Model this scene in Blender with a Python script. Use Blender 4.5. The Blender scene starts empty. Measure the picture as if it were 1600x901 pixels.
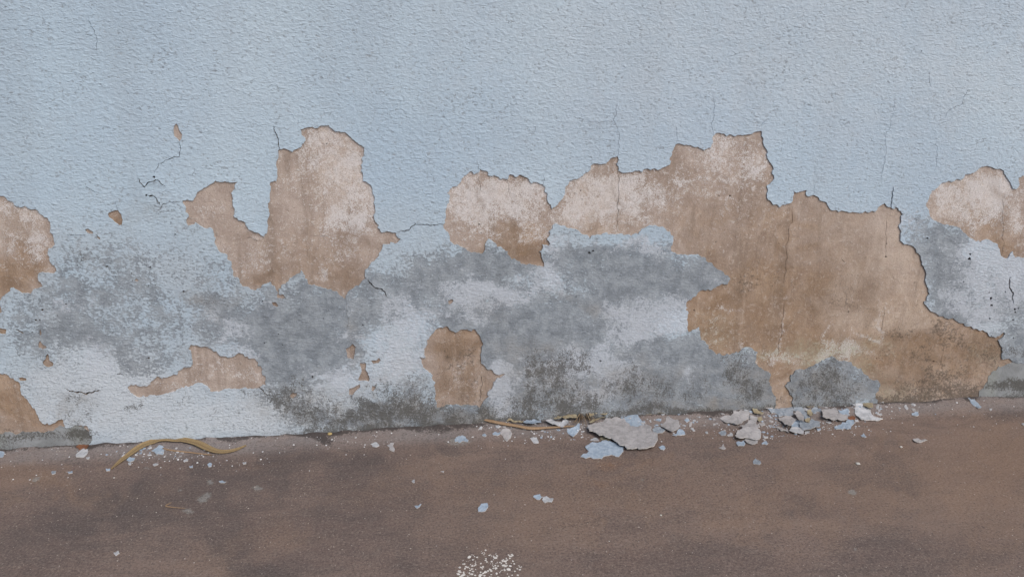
import bpy, math, random
import numpy as np
from mathutils import Vector, kdtree
from mathutils.geometry import delaunay_2d_cdt

random.seed(7)
rng = np.random.RandomState(11)
sc = bpy.context.scene
col = sc.collection

# ------------------------------------------------------------------ camera
FPX, PITCH, YAW, CAM_H, CAM_D = 1256.0, math.radians(17), math.radians(6.5), 0.912, 1.8
cam_f = np.array([math.sin(YAW)*math.cos(PITCH), math.cos(YAW)*math.cos(PITCH), -math.sin(PITCH)])
cam_r = np.array([math.cos(YAW), -math.sin(YAW), 0.0])
cam_u = np.cross(cam_r, cam_f)
cam_c = np.array([0.0, -CAM_D, CAM_H])
cd = bpy.data.cameras.new('camera'); cam = bpy.data.objects.new('camera', cd); col.objects.link(cam)
cam.location = cam_c
cam.rotation_euler = (math.pi/2-PITCH, 0, -YAW)
cd.sensor_width = 36; cd.lens = 36*FPX/1600; cd.clip_start = 0.01; cd.clip_end = 500
sc.camera = cam

# ------------------------------------------------------------------ light
SUN_EL, SUN_ROT = math.radians(46), math.radians(150)
w = bpy.data.worlds.new("World"); sc.world = w; w.use_nodes = True
nt = w.node_tree; sky = nt.nodes.new('ShaderNodeTexSky'); sky.sky_type = 'NISHITA'
sky.sun_disc = False; sky.sun_elevation = SUN_EL; sky.sun_rotation = SUN_ROT
sky.dust_density = 3.0; sky.ozone_density = 1.0; sky.air_density = 1.0
nt.links.new(sky.outputs[0], nt.nodes['Background'].inputs[0])
nt.nodes['Background'].inputs[1].default_value = 0.10
ld = bpy.data.lights.new('sun', 'SUN'); ld.energy = 1.5; ld.angle = math.radians(40); ld.color = (1, .97, .93)
sun = bpy.data.objects.new('sun', ld); col.objects.link(sun)
sd = Vector((math.sin(SUN_ROT)*math.cos(SUN_EL), math.cos(SUN_ROT)*math.cos(SUN_EL), math.sin(SUN_EL)))
sun.rotation_euler = sd.to_track_quat('Z', 'Y').to_euler()
sun.location = (0, -3, 5)
sc.view_settings.view_transform = 'Standard'; sc.view_settings.look = 'None'
sc.view_settings.exposure = 0.45; sc.view_settings.gamma = 1.0

# ------------------------------------------------------------------ from a point of the photograph to the wall or the ground
def ray(u, v):
    u = np.asarray(u, float); v = np.asarray(v, float)
    return (cam_f[None] + ((u-800)/FPX)[:, None]*cam_r[None] - ((v-450.5)/FPX)[:, None]*cam_u[None])
def on_wall(uv):
    uv = np.asarray(uv, float); d = ray(uv[:, 0], uv[:, 1]); t = (0-cam_c[1])/d[:, 1]
    P = cam_c + d*t[:, None]; return P[:, [0, 2]]
def on_ground(uv, z=0.0):
    uv = np.asarray(uv, float); d = ray(uv[:, 0], uv[:, 1]); t = (z-cam_c[2])/d[:, 2]
    P = cam_c + d*t[:, None]; return P[:, [0, 1]]
def to_px(P):
    v = P-cam_c; z = np.maximum(v@cam_f, .05)
    return 800+FPX*(v@cam_r)/z, 450.5-FPX*(v@cam_u)/z

# ------------------------------------------------------------------ noise in numpy
TBL = rng.rand(256, 256)
def vnoise(x, y):
    xi = np.floor(x).astype(int); yi = np.floor(y).astype(int); fx = x-xi; fy = y-yi
    fx = fx*fx*(3-2*fx); fy = fy*fy*(3-2*fy)
    a = TBL[xi & 255, yi & 255]; b = TBL[(xi+1) & 255, yi & 255]; c = TBL[xi & 255, (yi+1) & 255]; d = TBL[(xi+1) & 255, (yi+1) & 255]
    return (a*(1-fx)+b*fx)*(1-fy)+(c*(1-fx)+d*fx)*fy
def fbm(x, y, o=4, seed=0):
    s = 0; a = .5; t = 0
    for k in range(o):
        s = s+a*vnoise(x+seed*17.3+k*5.1, y+seed*9.7+k*3.3); t += a; a *= .5; x = x*2.03; y = y*2.03
    return s/t
def field(u, v, blobs, warp=14, seed=0, crumble=.62):
    if warp:
        u = u+warp*2*(fbm(u/38, v/38, 3, seed)-.5)*2; v = v+warp*2*(fbm(u/38, v/38, 3, seed+5)-.5)*2
    out = np.ones_like(u)
    for b in blobs:
        cx, cy, rx, ry, s = b[:5]; a = math.radians(b[5]) if len(b) > 5 else 0
        dx = (u-cx); dy = (v-cy); X = (dx*math.cos(a)+dy*math.sin(a))/rx; Y = (-dx*math.sin(a)+dy*math.cos(a))/ry
        out = out*(1-s*np.exp(-(X*X+Y*Y)**1.3*.7))
    f = 1-out
    if warp >= 8:      # crumbled, not airbrushed: the stain breaks up where it is neither full nor absent
        k = np.clip(f*(1.1-f)*4, 0, 1)
        f = np.clip(f+k*(crumble*((fbm(u/17, v/15, 4, seed+11)-.5)*1.25+(fbm(u/55, v/40, 3, seed+17)-.5)*.5)), 0, 1)
    return f

# ------------------------------------------------------------------ node helpers
class NT:
    def __init__(s, name):
        s.m = bpy.data.materials.new(name); s.m.use_nodes = True; s.t = s.m.node_tree
        s.b = s.t.nodes['Principled BSDF']; s.co = s.t.nodes.new('ShaderNodeTexCoord').outputs['Object']
        s.b.inputs['Roughness'].default_value = .85; s.b.inputs['Specular IOR Level'].default_value = .25
    def set(s, inp, v):
        if hasattr(v, 'is_output'): s.t.links.new(v, inp)
        elif isinstance(v, (tuple, list)) and len(v) == 3 and inp.type == 'RGBA': inp.default_value = (*v, 1)
        else: inp.default_value = v
    def vec(s, sx, sy, sz, src=None):
        n = s.t.nodes.new('ShaderNodeMapping'); s.t.links.new(src or s.co, n.inputs[0]); n.inputs['Scale'].default_value = (sx, sy, sz); return n.outputs[0]
    def noise(s, scale, detail=3, rough=.5, dist=0, vec=None):
        n = s.t.nodes.new('ShaderNodeTexNoise'); s.t.links.new(vec or s.co, n.inputs['Vector'])
        n.inputs['Scale'].default_value = scale; n.inputs['Detail'].default_value = detail
        n.inputs['Roughness'].default_value = rough; n.inputs['Distortion'].default_value = dist; return n.outputs['Fac']
    def voro(s, scale, vec=None, feature='F1', out='Distance', rnd=1):
        n = s.t.nodes.new('ShaderNodeTexVoronoi'); n.feature = feature; s.t.links.new(vec or s.co, n.inputs['Vector'])
        n.inputs['Scale'].default_value = scale; n.inputs['Randomness'].default_value = rnd; return n.outputs[out]
    def math(s, op, a, b=0.0, c=0.0):
        n = s.t.nodes.new('ShaderNodeMath'); n.operation = op
        for i, v in enumerate((a, b, c)): s.set(n.inputs[i], v)
        return n.outputs[0]
    def ss(s, v, lo, hi):
        n = s.t.nodes.new('ShaderNodeMapRange'); n.interpolation_type = 'SMOOTHSTEP'
        s.set(n.inputs[0], v); n.inputs[1].default_value = lo; n.inputs[2].default_value = hi; return n.outputs[0]
    def mr(s, v, lo, hi, a, b):
        n = s.t.nodes.new('ShaderNodeMapRange'); s.set(n.inputs[0], v)
        for i, q in enumerate((lo, hi, a, b)): n.inputs[i+1].default_value = q
        return n.outputs[0]
    def mix(s, f, a, b, mode='MIX'):
        n = s.t.nodes.new('ShaderNodeMix'); n.data_type = 'RGBA'; n.blend_type = mode
        s.set(n.inputs[0], f); s.set(n.inputs[6], a); s.set(n.inputs[7], b); return n.outputs[2]
    def attr(s, name):
        n = s.t.nodes.new('ShaderNodeAttribute'); n.attribute_name = name; return n.outputs['Fac']
    def rand(s):
        return s.t.nodes.new('ShaderNodeObjectInfo').outputs['Random']
    def bump(s, h, dist, strength=1.0):
        n = s.t.nodes.new('ShaderNodeBump'); n.inputs['Distance'].default_value = dist; n.inputs['Strength'].default_value = strength
        s.set(n.inputs['Height'], h); s.t.links.new(n.outputs[0], s.b.inputs['Normal'])
    def done(s, c, rough=None):
        s.set(s.b.inputs['Base Color'], c)
        if rough is not None: s.set(s.b.inputs['Roughness'], rough)
        return s.m
# mask = smoothstep(field + amp*(noise-.5))
def mask(n, a, noise, amp, lo=.42, hi=.58):
    return n.ss(n.math('ADD', n.attr(a), n.math('MULTIPLY', n.math('SUBTRACT', noise, .5), amp)), lo, hi)

# ------------------------------------------------------------------ materials
def mat_paint():
    n = NT('blue_stucco_paint')
    v = n.vec(.80, 1, 1.15)
    n1 = n.noise(150, 2.5, .55, .25, v); h1 = n.ss(n1, .38, .66)      # stipple of the stucco coat
    n1b = n.noise(62, 3, .55, .35, v); n1c = n.ss(n.noise(118, 1.5, .5, .8, n.vec(.62, 1, 1.35)), .50, .68)
    n2 = n.noise(420, 3, .65, 0); n3 = n.noise(26, 5, .65, .4); nlow = n.noise(2.2, 4, .5)
    nf = n.noise(230, 4, .7, .3); nm = n.noise(85, 5, .72, .5)
    sp = n.math('ADD', n.math('MULTIPLY', nf, .42), n.math('MULTIPLY', nm, .58))
    sp = n.math('ADD', n.math('MULTIPLY', sp, .78), n.math('MULTIPLY', n.noise(16, 5, .7, .7), .30))
    spg = n.math('SUBTRACT', sp, n.math('MULTIPLY', n.math('SUBTRACT', n1, .5), .55))     # the raised grains keep their paint longest
    g = mask(n, 'grey', spg, 3.2, .32, .64)
    nbig = n.noise(19, 5, .7, .6)
    b = mask(n, 'bloom', n.math('ADD', n.math('MULTIPLY', nf, .4), n.math('ADD', n.math('MULTIPLY', nm, .35), n.math('MULTIPLY', nbig, .25))), 4.2, .40, .80)
    m = mask(n, 'mould', n.math('ADD', n.math('MULTIPLY', n.noise(360, 3, .7, .4), .5), n.math('MULTIPLY', n.noise(60, 6, .78, .8, n.vec(1.3, 1, .8)), .5)), 4.6, .50, .92)
    base = n.mix(n.ss(nlow, .3, .7), (.367, .470, .570), (.428, .527, .605))
    base = n.mix(n.math('MULTIPLY', n.ss(n3, .45, .75), .22), base, (.36, .41, .47))
    base = n.mix(n.math('MULTIPLY', n.ss(n.noise(5, 4, .6, .4, n.vec(1.8, 1, .3)), .46, .66), .28), base, (.335, .40, .46))
    base = n.mix(n.math('MULTIPLY', n.ss(n.noise(.9, 2, .5), .42, .62), .2), base, (.43, .485, .55))
    base = n.mix(n.math('MULTIPLY', n.attr('worn'), .55), base, (.40, .435, .465))
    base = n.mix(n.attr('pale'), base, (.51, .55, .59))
    base = n.mix(n.math('MULTIPLY', n.ss(nf, .55, .68), n.math('MULTIPLY', n.attr('worn'), .8)), base, (.17, .19, .21))   # speckled dirt in the worn zone
    sl = n.mix(n.ss(n3, .36, .64), (.15, .168, .188), (.27, .297, .322))
    sl = n.mix(n.math('MULTIPLY', n.ss(nm, .50, .70), .55), sl, (.33, .365, .41))
    sl = n.mix(n.math('MULTIPLY', n.ss(n.noise(40, 6, .75, .9), .56, .70), .5), sl, (.10, .115, .135))
    sl = n.mix(n.math('MULTIPLY', n.ss(n2, .45, .7), .38), sl, (.32, .36, .41))
    sl = n.mix(n.math('MULTIPLY', n.ss(nf, .54, .68), .45), sl, (.10, .11, .125))
    g = n.math('ADD', n.math('MULTIPLY', g, .72), n.math('MULTIPLY', n.attr('grey'), .22))
    b = n.math('ADD', n.math('MULTIPLY', b, .74), n.math('MULTIPLY', n.attr('bloom'), .14))
    c = n.mix(g, base, sl)
    c = n.mix(n.math('MULTIPLY', b, .78), c, (.505, .545, .605))
    c = n.mix(n.math('MULTIPLY', n.attr('dirt'), n.mr(n3, .3, .7, .15, .8)), c, (.215, .19, .16))
    c = n.mix(n.math('MULTIPLY', m, .82), c, (.075, .070, .062))
    c = n.mix(n.math('MULTIPLY', n.math('SUBTRACT', 1.0, h1), .09), c, (.20, .225, .255))  # shade in the hollows of the stipple, put into the colour
    amp = n.math('SUBTRACT', 1.0, n.math('MULTIPLY', n.attr('grey'), .25))
    hh = n.math('ADD', n.math('MULTIPLY', h1, .62), n.math('MULTIPLY', n1b, 1.7))
    hh = n.math('ADD', n.math('MULTIPLY', n.math('ADD', hh, n.math('MULTIPLY', n1c, .7)), amp), n.math('MULTIPLY', n2, .3))
    hh = n.math('ADD', hh, n.math('MULTIPLY', n.math('SUBTRACT', b, g), .15))
    n.bump(hh, .00092, .75)
    return n.done(c, .8)
def mat_plaster():
    n = NT('bare_brown_plaster')
    n2 = n.noise(520, 3, .75); n3 = n.noise(15, 6, .68, .8); n4 = n.noise(110, 5, .72, .4); n5 = n.noise(4.5, 5, .6, .5)
    base = n.mix(n.ss(n3, .25, .75), (.355, .288, .248), (.48, .402, .355))
    tan = n.mix(n.ss(n3, .3, .7), (.25, .166, .106), (.40, .288, .20))
    c = n.mix(n.attr('tan'), base, tan)
    c = n.mix(n.math('MULTIPLY', n.ss(n5, .46, .68), .42), c, (.225, .165, .125))
    c = n.mix(n.math('MULTIPLY', n.ss(n.noise(9, 4, .65, .5, n.vec(2.4, 1, .28)), .50, .66), .42), c, (.19, .14, .105))
    c = n.mix(n.math('MULTIPLY', n.ss(n.noise(11, 5, .7, .6, n.vec(2.2, 1, .35)), .54, .70), .38), c, (.52, .43, .36))
    c = n.mix(n.math('MULTIPLY', n.ss(n4, .52, .68), .42), c, (.54, .475, .425))
    wn = n.math('ADD', n.math('MULTIPLY', n2, .6), n.math('MULTIPLY', n4, .4))
    c = n.mix(n.math('MULTIPLY', mask(n, 'white', wn, 4.4, .40, .78), .82), c, (.66, .645, .65))
    c = n.mix(n.math('MULTIPLY', n.attr('green'), n.ss(n4, .3, .7)), c, (.35, .34, .24))
    c = n.mix(n.math('MULTIPLY', n.attr('pale'), n.mr(n3, .3, .7, .3, .75)), c, (.53, .445, .375))
    c = n.mix(n.math('MULTIPLY', n.attr('brown'), n.mr(n3, .3, .7, .55, 1.0)), c, (.165, .108, .068))
    c = n.mix(n.math('MULTIPLY', mask(n, 'dark', n.noise(170, 5, .78, .6), 2.8, .42, .86), .72), c, (.075, .063, .053))
    c = n.mix(n.math('MULTIPLY', n.ss(n.noise(380, 4, .8), .53, .66), .55), c, (.16, .125, .10))
    c = n.mix(n.math('MULTIPLY', n.ss(n.noise(85, 5, .8, .5), .60, .72), .5), c, (.17, .13, .105))
    c = n.mix(n.ss(n.voro(55), .045, .02), c, (.12, .09, .075))
    n.bump(n.math('ADD', n.math('ADD', n2, n.math('MULTIPLY', n4, 1.4)), n.math('MULTIPLY', n3, 2.4)), .0013, .9)
    return n.done(c, .92)
def mat_cement():
    n = NT('grey_cement_skim')
    n3 = n.noise(24, 5, .65, .5); n2 = n.noise(300, 3, .6)
    c = n.mix(n.ss(n3, .3, .7), (.19, .20, .205), (.275, .29, .30))
    c = n.mix(n.math('MULTIPLY', n.ss(n.noise(9, 3), .5, .7), .35), c, (.30, .32, .28))
    c = n.mix(n.math('MULTIPLY', mask(n, 'mould', n.noise(190, 5, .78, .8), 3.2, .42, .86), .82), c, (.07, .066, .058))
    n.bump(n.math('ADD', n2, n.math('MULTIPLY', n3, 2.0)), .001, .7)
    return n.done(c, .9)
def mat_ground():
    n = NT('reddish_concrete_paving')
    n1 = n.noise(4, 6, .62, .6, n.vec(.6, 1.3, 1)); n2 = n.noise(210, 5, .85); n3 = n.noise(60, 6, .75, .6, n.vec(.85, 1.1, 1)); n4 = n.noise(520, 3, .8); n5 = n.noise(14, 5, .7, .8, n.vec(.6, 1.4, 1))
    c = n.mix(n.ss(n1, .3, .7), (.138, .100, .087), (.212, .153, .125))
    c = n.mix(n.math('MULTIPLY', n.ss(n5, .42, .68), .55), c, (.100, .080, .072))
    c = n.mix(n.math('MULTIPLY', n.ss(n3, .45, .7), .5), c, (.20, .158, .135))
    c = n.mix(n.attr('warm'), c, (.235, .156, .108))
    c = n.mix(n.math('MULTIPLY', n.attr('dark'), n.mr(n5, .3, .7, .75, 1.15)), c, (.078, .065, .063))
    c = n.mix(n.math('MULTIPLY', n.attr('strip'), n.mr(n5, .3, .7, .5, 1.0)), c, (.235, .215, .21))
    c = n.mix(n.math('MULTIPLY', n.attr('rust'), n.ss(n3, .3, .6)), c, (.20, .115, .07))
    c = n.mix(n.math('MULTIPLY', mask(n, 'spot', n.noise(160, 4, .7), 1.4, .4, .75), .62), c, (.25, .255, .24))
    c = n.mix(n.math('MULTIPLY', n.ss(n2, .52, .64), .5), c, (.29, .24, .21))
    c = n.mix(n.math('MULTIPLY', n.ss(n2, .49, .38), .6), c, (.045, .036, .034))
    c = n.mix(n.math('MULTIPLY', n.ss(n4, .53, .64), .42), c, (.045, .037, .035))
    vc = n.vec(1, 1, .0)      # pale grains of aggregate
    for s_, t0, t1, r0, cc in ((150, .10, .05, .56, (.34, .30, .27)), (70, .055, .03, .60, (.42, .38, .34)), (30, .04, .02, .58, (.46, .43, .39))):
        c = n.mix(n.math('MULTIPLY', n.ss(n.voro(s_, vc), t0, t1), n.ss(n.voro(s_, vc, out='Color'), r0, r0+.02)), c, cc)
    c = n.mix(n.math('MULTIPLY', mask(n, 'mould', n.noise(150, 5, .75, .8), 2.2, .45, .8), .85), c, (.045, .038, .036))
    n.bump(n.math('ADD', n.math('ADD', n2, n.math('MULTIPLY', n3, 1.6)), n.math('MULTIPLY', n4, .6)), .0009, .8)
    return n.done(c, .88)
def mat_simple(name, a, b, rough=.8, sc1=60, bumpd=.0006, speck=None, rnd=.12):
    n = NT(name); f = n.noise(sc1, 4, .65, .5)
    c = n.mix(n.ss(f, .32, .68), a, b)
    if speck: c = n.mix(n.math('MULTIPLY', n.ss(n.noise(230, 4, .7), .55, .7), speck[1]), c, speck[0])
    hs = n.t.nodes.new('ShaderNodeHueSaturation'); n.set(hs.inputs['Color'], c); n.set(hs.inputs['Value'], n.mr(n.rand(), 0, 1, 1-rnd, 1+rnd))
    n.bump(n.math('ADD', f, n.noise(200, 3, .6)), bumpd, .9)
    return n.done(hs.outputs[0], rough)
M = dict(
    paint=mat_paint(), plaster=mat_plaster(), cement=mat_cement(), ground=mat_ground(),
    core=mat_simple('old_masonry', (.07, .06, .05), (.12, .10, .085)),
    blue=mat_simple('chip_blue_face', (.235, .295, .365), (.345, .405, .475), .7, 90, .0014, ((.19, .22, .27), .7)),
    grey=mat_simple('chip_slate_face', (.17, .20, .235), (.29, .32, .355), .8, 80, .0012, ((.46, .48, .50), .6)),
    beige=mat_simple('chip_plaster_back', (.27, .26, .26), (.39, .375, .375), .9, 70, .0014, ((.23, .205, .19), .55)),
    crumb=mat_simple('white_crumb', (.48, .49, .50), (.64, .645, .65), .8, 90, .0005),
    white=mat_simple('chip_white_face', (.30, .31, .325), (.47, .475, .49), .8, 90, .0012, ((.24, .25, .27), .5)),
    edge=mat_simple('chip_broken_edge', (.50, .475, .44), (.60, .575, .54), .9, 90, .0005),
    olive=mat_simple('dry_yellow_leaf', (.24, .19, .12), (.37, .33, .23), .7, 70, .0008, ((.14, .09, .05), .5)),
    rust=mat_simple('rust_brown_leaf', (.16, .07, .04), (.24, .11, .06), .8, 60, .0006),
    straw=mat_simple('dry_straw', (.30, .235, .15), (.40, .32, .215), .75, 90, .0004),
    fibre=mat_simple('dead_grass_fibre', (.11, .075, .05), (.27, .21, .14), .85, 60, .0004, None, .35),
    grit=mat_simple('pale_grit', (.26, .215, .185), (.42, .375, .335), .9, 90, .0004),
    pebble=mat_simple('pale_pebble', (.45, .44, .40), (.58, .56, .52), .8, 80, .0006),
    seed=mat_simple('yellow_husk', (.36, .26, .11), (.48, .38, .18), .6, 50, .0003),
)
def mat_leaf(name, ca, cb, cm):
    n = NT(name); a = n.attr('across'); l = n.attr('along')
    comb = n.t.nodes.new('ShaderNodeCombineXYZ'); n.set(comb.inputs[0], n.math('MULTIPLY', a, 6.0)); n.set(comb.inputs[1], n.math('MULTIPLY', l, 5.0))
    f = n.noise(1.6, 3, .6, 0, comb.outputs[0])
    c = n.mix(n.ss(f, .3, .7), ca, cb)
    c = n.mix(n.math('MULTIPLY', n.ss(n.math('ABSOLUTE', a), .22, .04), .55), c, cm)
    c = n.mix(n.math('MULTIPLY', n.ss(n.noise(120, 3, .7), .6, .75), .5), c, (.11, .07, .035))
    n.bump(f, .0006, .8); return n.done(c, .55)
M['frond'] = mat_leaf('dry_frond', (.185, .125, .058), (.29, .215, .115), (.125, .08, .04))
M['stalk'] = mat_leaf('dry_stalk', (.20, .125, .07), (.33, .23, .145), (.25, .17, .10))

# ------------------------------------------------------------------ object helpers
def tag(o, label=None, cat=None, group=None, kind=None):
    if label: o['label'] = label
    if cat: o['category'] = cat
    if group: o['group'] = group
    if kind: o['kind'] = kind
    return o
def make_mesh(name, V, Fc, mat, parent=None, smooth=True, attrs=None, mats=None, mi=None):
    me = bpy.data.meshes.new(name)
    V = np.asarray(V, dtype=np.float32); Fc = np.asarray(Fc, dtype=np.int32); k = Fc.shape[1]
    me.vertices.add(len(V)); me.vertices.foreach_set('co', V.ravel())
    me.loops.add(Fc.size); me.loops.foreach_set('vertex_index', Fc.ravel())
    me.polygons.add(len(Fc)); me.polygons.foreach_set('loop_start', np.arange(0, Fc.size, k, dtype=np.int32))
    me.update(calc_edges=True); me.validate()
    if isinstance(smooth, np.ndarray): me.polygons.foreach_set('use_smooth', smooth)
    else: me.polygons.foreach_set('use_smooth', np.full(len(me.polygons), bool(smooth)))
    for m in (mats or [mat]): me.materials.append(m)
    if mi is not None: me.polygons.foreach_set('material_index', np.asarray(mi, dtype=np.int32))
    for a, val in (attrs or {}).items():
        at = me.attributes.new(a, 'FLOAT', 'POINT'); at.data.foreach_set('value', np.asarray(val, dtype=np.float32))
    o = bpy.data.objects.new(name, me); col.objects.link(o)
    if parent: o.parent = parent
    return o

def rag(poly, step=1.7, rough=.16, closed=True, seed=0, mx=2.6):
    r = np.random.RandomState(seed+3); P = [np.array(p, float) for p in poly]; out = []
    n = len(P)
    def sub(a, b, lev):
        L = np.hypot(*(b-a))
        if L < step or lev > 7: return [a]
        nrm = np.array([-(b-a)[1], (b-a)[0]])/max(L, 1e-9)
        m = (a+b)/2+nrm*np.clip(r.randn()*rough*L, -mx, mx)*(.55 if L < 6 else 1)
        return sub(a, m, lev+1)+sub(m, b, lev+1)
    for i in range(n if closed else n-1): out += sub(P[i], P[(i+1) % n], 0)
    if not closed: out.append(P[-1])
    return np.array(out)
def slot(line, wd=1.1, seed=0, taper=True):
    c = rag(line, 3.0, .14, False, seed, 1.5); r = np.random.RandomState(seed+77); n = len(c)
    d = np.gradient(c, axis=0); L = np.hypot(d[:, 0], d[:, 1])+1e-9; nr = np.stack([-d[:, 1]/L, d[:, 0]/L], 1)
    t = np.linspace(0, 1, n); wdt = wd/2*(.65+.7*r.rand(n))
    if taper: wdt = wdt*np.clip(np.minimum(t, 1-t)*5+.22, 0, 1)
    a = c+nr*wdt[:, None]; b = c-nr*wdt[:, None]
    return np.vstack([a, b[::-1]])
def blob(cx, cy, r, seed=0, asp=1.0):
    g = np.random.RandomState(seed+5); n = 7
    return np.array([(cx+r*asp*math.cos(k*2*math.pi/n)*(.7+.6*g.rand()), cy+r*math.sin(k*2*math.pi/n)*(.7+.6*g.rand())) for k in range(n)])
def inside(P, poly):
    out = np.zeros(len(P), bool); lo = poly.min(0); hi = poly.max(0)
    idx = np.where((P[:, 0] >= lo[0]) & (P[:, 0] <= hi[0]) & (P[:, 1] >= lo[1]) & (P[:, 1] <= hi[1]))[0]
    if len(idx) == 0: return out
    x = P[idx, 0]; y = P[idx, 1]; r = np.zeros(len(idx), bool); n = len(poly)
    for i in range(n):
        x1, y1 = poly[i]; x2, y2 = poly[(i+1) % n]
        if y1 == y2: continue
        c = ((y1 > y) != (y2 > y)); r ^= c & (x < (x2-x1)*(y-y1)/(y2-y1)+x1)
    out[idx] = r; return out
def cdt(pts, loops):
    V = [Vector(p) for p in pts]; E = []
    for L in loops:
        b = len(V); V += [Vector(p) for p in L]; n = len(L)
        E += [(b+i, b+(i+1) % n) for i in range(n)]
    r = delaunay_2d_cdt(V, E, [], 0, 1e-6)
    return np.array([tuple(v) for v in r[0]]), np.array([f for f in r[2] if len(f) == 3], dtype=int)
def boundary(F_):
    e = np.vstack([F_[:, [0, 1]], F_[:, [1, 2]], F_[:, [2, 0]]]); key = np.sort(e, 1)
    _, inv, cnt = np.unique(key[:, 0].astype(np.int64)*10**7+key[:, 1], return_inverse=True, return_counts=True)
    return e[cnt[inv.ravel()] == 1]
def compact(V, F_):
    used = np.unique(F_); mp = np.full(len(V), -1); mp[used] = np.arange(len(used)); return V[used], mp[F_]

def wob(x, z): return .0035*(fbm(x*3.1+40, z*3.1+40, 3, 2)-.5)*2
def axis_pts(lo, hi, st, far_lo, far_hi):
    a = list(np.arange(lo, hi, st)); s = st; x = a[-1]
    while x < far_hi: s = min(s*1.25, .4); x = min(x+s, far_hi); a.append(x)
    s = st; x = a[0]; b = []
    while x > far_lo: s = min(s*1.25, .4); x = max(x-s, far_lo); b.append(x)
    return np.array(b[::-1]+a)

WX0, WX1, WZ1 = -5.0, 5.0, 3.0
def wall_sheet(name, mat, parent, outer, cuts, islands, y0, rim, st, attrs, lift=0.0, split=None):
    """a layer of the wall: a sheet in the wall plane with the cut-outs as true holes and a rim as deep as the layer"""
    if outer is None:
        xs = axis_pts(-1.30, 1.42, st, WX0, WX1); zs = axis_pts(-.02, 1.18, st, -.03, WZ1)
    else:
        lo = outer.min(0); hi = outer.max(0); xs = np.arange(lo[0], hi[0]+st, st); zs = np.arange(lo[1], hi[1]+st, st)
    X, Z = np.meshgrid(xs, zs); g = np.stack([X.ravel(), Z.ravel()], 1)
    inner = (g[:, 0] > xs[0]) & (g[:, 0] < xs[-1]) & (g[:, 1] > zs[0]) & (g[:, 1] < zs[-1])
    g[inner] += (rng.rand(inner.sum(), 2)-.5)*st*.55
    loops = list(cuts)+list(islands)+([outer] if outer is not None else [])
    V, T = cdt(g, loops); cen = V[T].mean(1)
    hole = np.zeros(len(T), bool)
    for c in cuts: hole |= inside(cen, c)
    for c in islands: hole &= ~inside(cen, c)
    if outer is not None: hole |= ~inside(cen, outer)
    area = np.abs(np.cross(V[T[:, 1]]-V[T[:, 0]], V[T[:, 2]]-V[T[:, 0]]))
    T = T[~hole & (area > 1e-10)]
    V, T = compact(V, T)
    # facing the street (-y)
    a = np.cross(V[T[:, 1]]-V[T[:, 0]], V[T[:, 2]]-V[T[:, 0]]); T[a < 0] = T[a < 0][:, ::-1]
    y = y0+wob(V[:, 0], V[:, 1])
    if lift:
        bp = np.vstack([L for L in loops]); kd = kdtree.KDTree(len(bp))
        for i, p in enumerate(bp): kd.insert((p[0], p[1], 0), i)
        kd.balance(); dist = np.full(len(V), 9.0)
        near = np.where((V[:, 0] > -1.4) & (V[:, 0] < 1.5) & (V[:, 1] < 1.0))[0]
        for i in near: dist[i] = kd.find((V[i, 0], V[i, 1], 0))[2]
        nz = np.clip((fbm(V[:, 0]*14+9, V[:, 1]*14+3, 3, 4)-.42)*3.4, 0, 1)
        y = y-lift*nz*np.exp(-dist/.009)-.0003*np.exp(-dist/.02)
    P3 = np.stack([V[:, 0], y, V[:, 1]], 1)
    E = boundary(T); Z_ = V[E].mean(1)
    keep = (Z_[:, 1] > .0) & (Z_[:, 1] < WZ1-.01) & (np.abs(Z_[:, 0]) < WX1-.01)
    E = E[keep]; ids = np.unique(E); n = len(P3); mp = {int(i): k for k, i in enumerate(ids)}
    fr = P3[ids]; bk = fr.copy(); bk[:, 1] = y0+wob(bk[:, 0], bk[:, 2])+rim
    ea = np.array([mp[int(i)] for i in E[:, 0]], int); eb = np.array([mp[int(i)] for i in E[:, 1]], int); m = len(ids)
    R = np.vstack([np.stack([n+eb, n+ea, n+m+ea], 1), np.stack([n+eb, n+m+ea, n+m+eb], 1)])
    allV = np.vstack([P3, fr, bk]); allF = np.vstack([T, R])
    u, v = to_px(np.stack([allV[:, 0], allV[:, 1]*0, allV[:, 2]], 1))
    A_ = attrs(u, v, allV); sm = np.r_[np.ones(len(T), bool), np.zeros(len(R), bool)]
    rest = np.ones(len(allF), bool)
    if split:      # each patch of the layer that shows through the layer above is a part of its own
        cc = allV[allF].mean(1)[:, [0, 2]]
        for (pn, poly, lab) in split:
            k = np.zeros(len(allF), bool)
            for dx, dz in ((0, 0), (.008, 0), (-.008, 0), (0, .008), (0, -.008), (.006, .006), (-.006, .006), (.006, -.006), (-.006, -.006)): k |= inside(cc+np.array([dx, dz]), poly)
            k &= rest; rest &= ~k
            if k.sum() < 2: continue
            used = np.unique(allF[k]); mp_ = np.full(len(allV), -1); mp_[used] = np.arange(len(used))
            o = make_mesh(pn, allV[used], mp_[allF[k]], mat, parent, sm[k], {a: np.asarray(q)[used] for a, q in A_.items()})
            if lab: o['label'] = lab
    used = np.unique(allF[rest]); mp_ = np.full(len(allV), -1); mp_[used] = np.arange(len(used))
    return make_mesh(name, allV[used], mp_[allF[rest]], mat, parent, sm[rest], {a: np.asarray(q)[used] for a, q in A_.items()})

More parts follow.
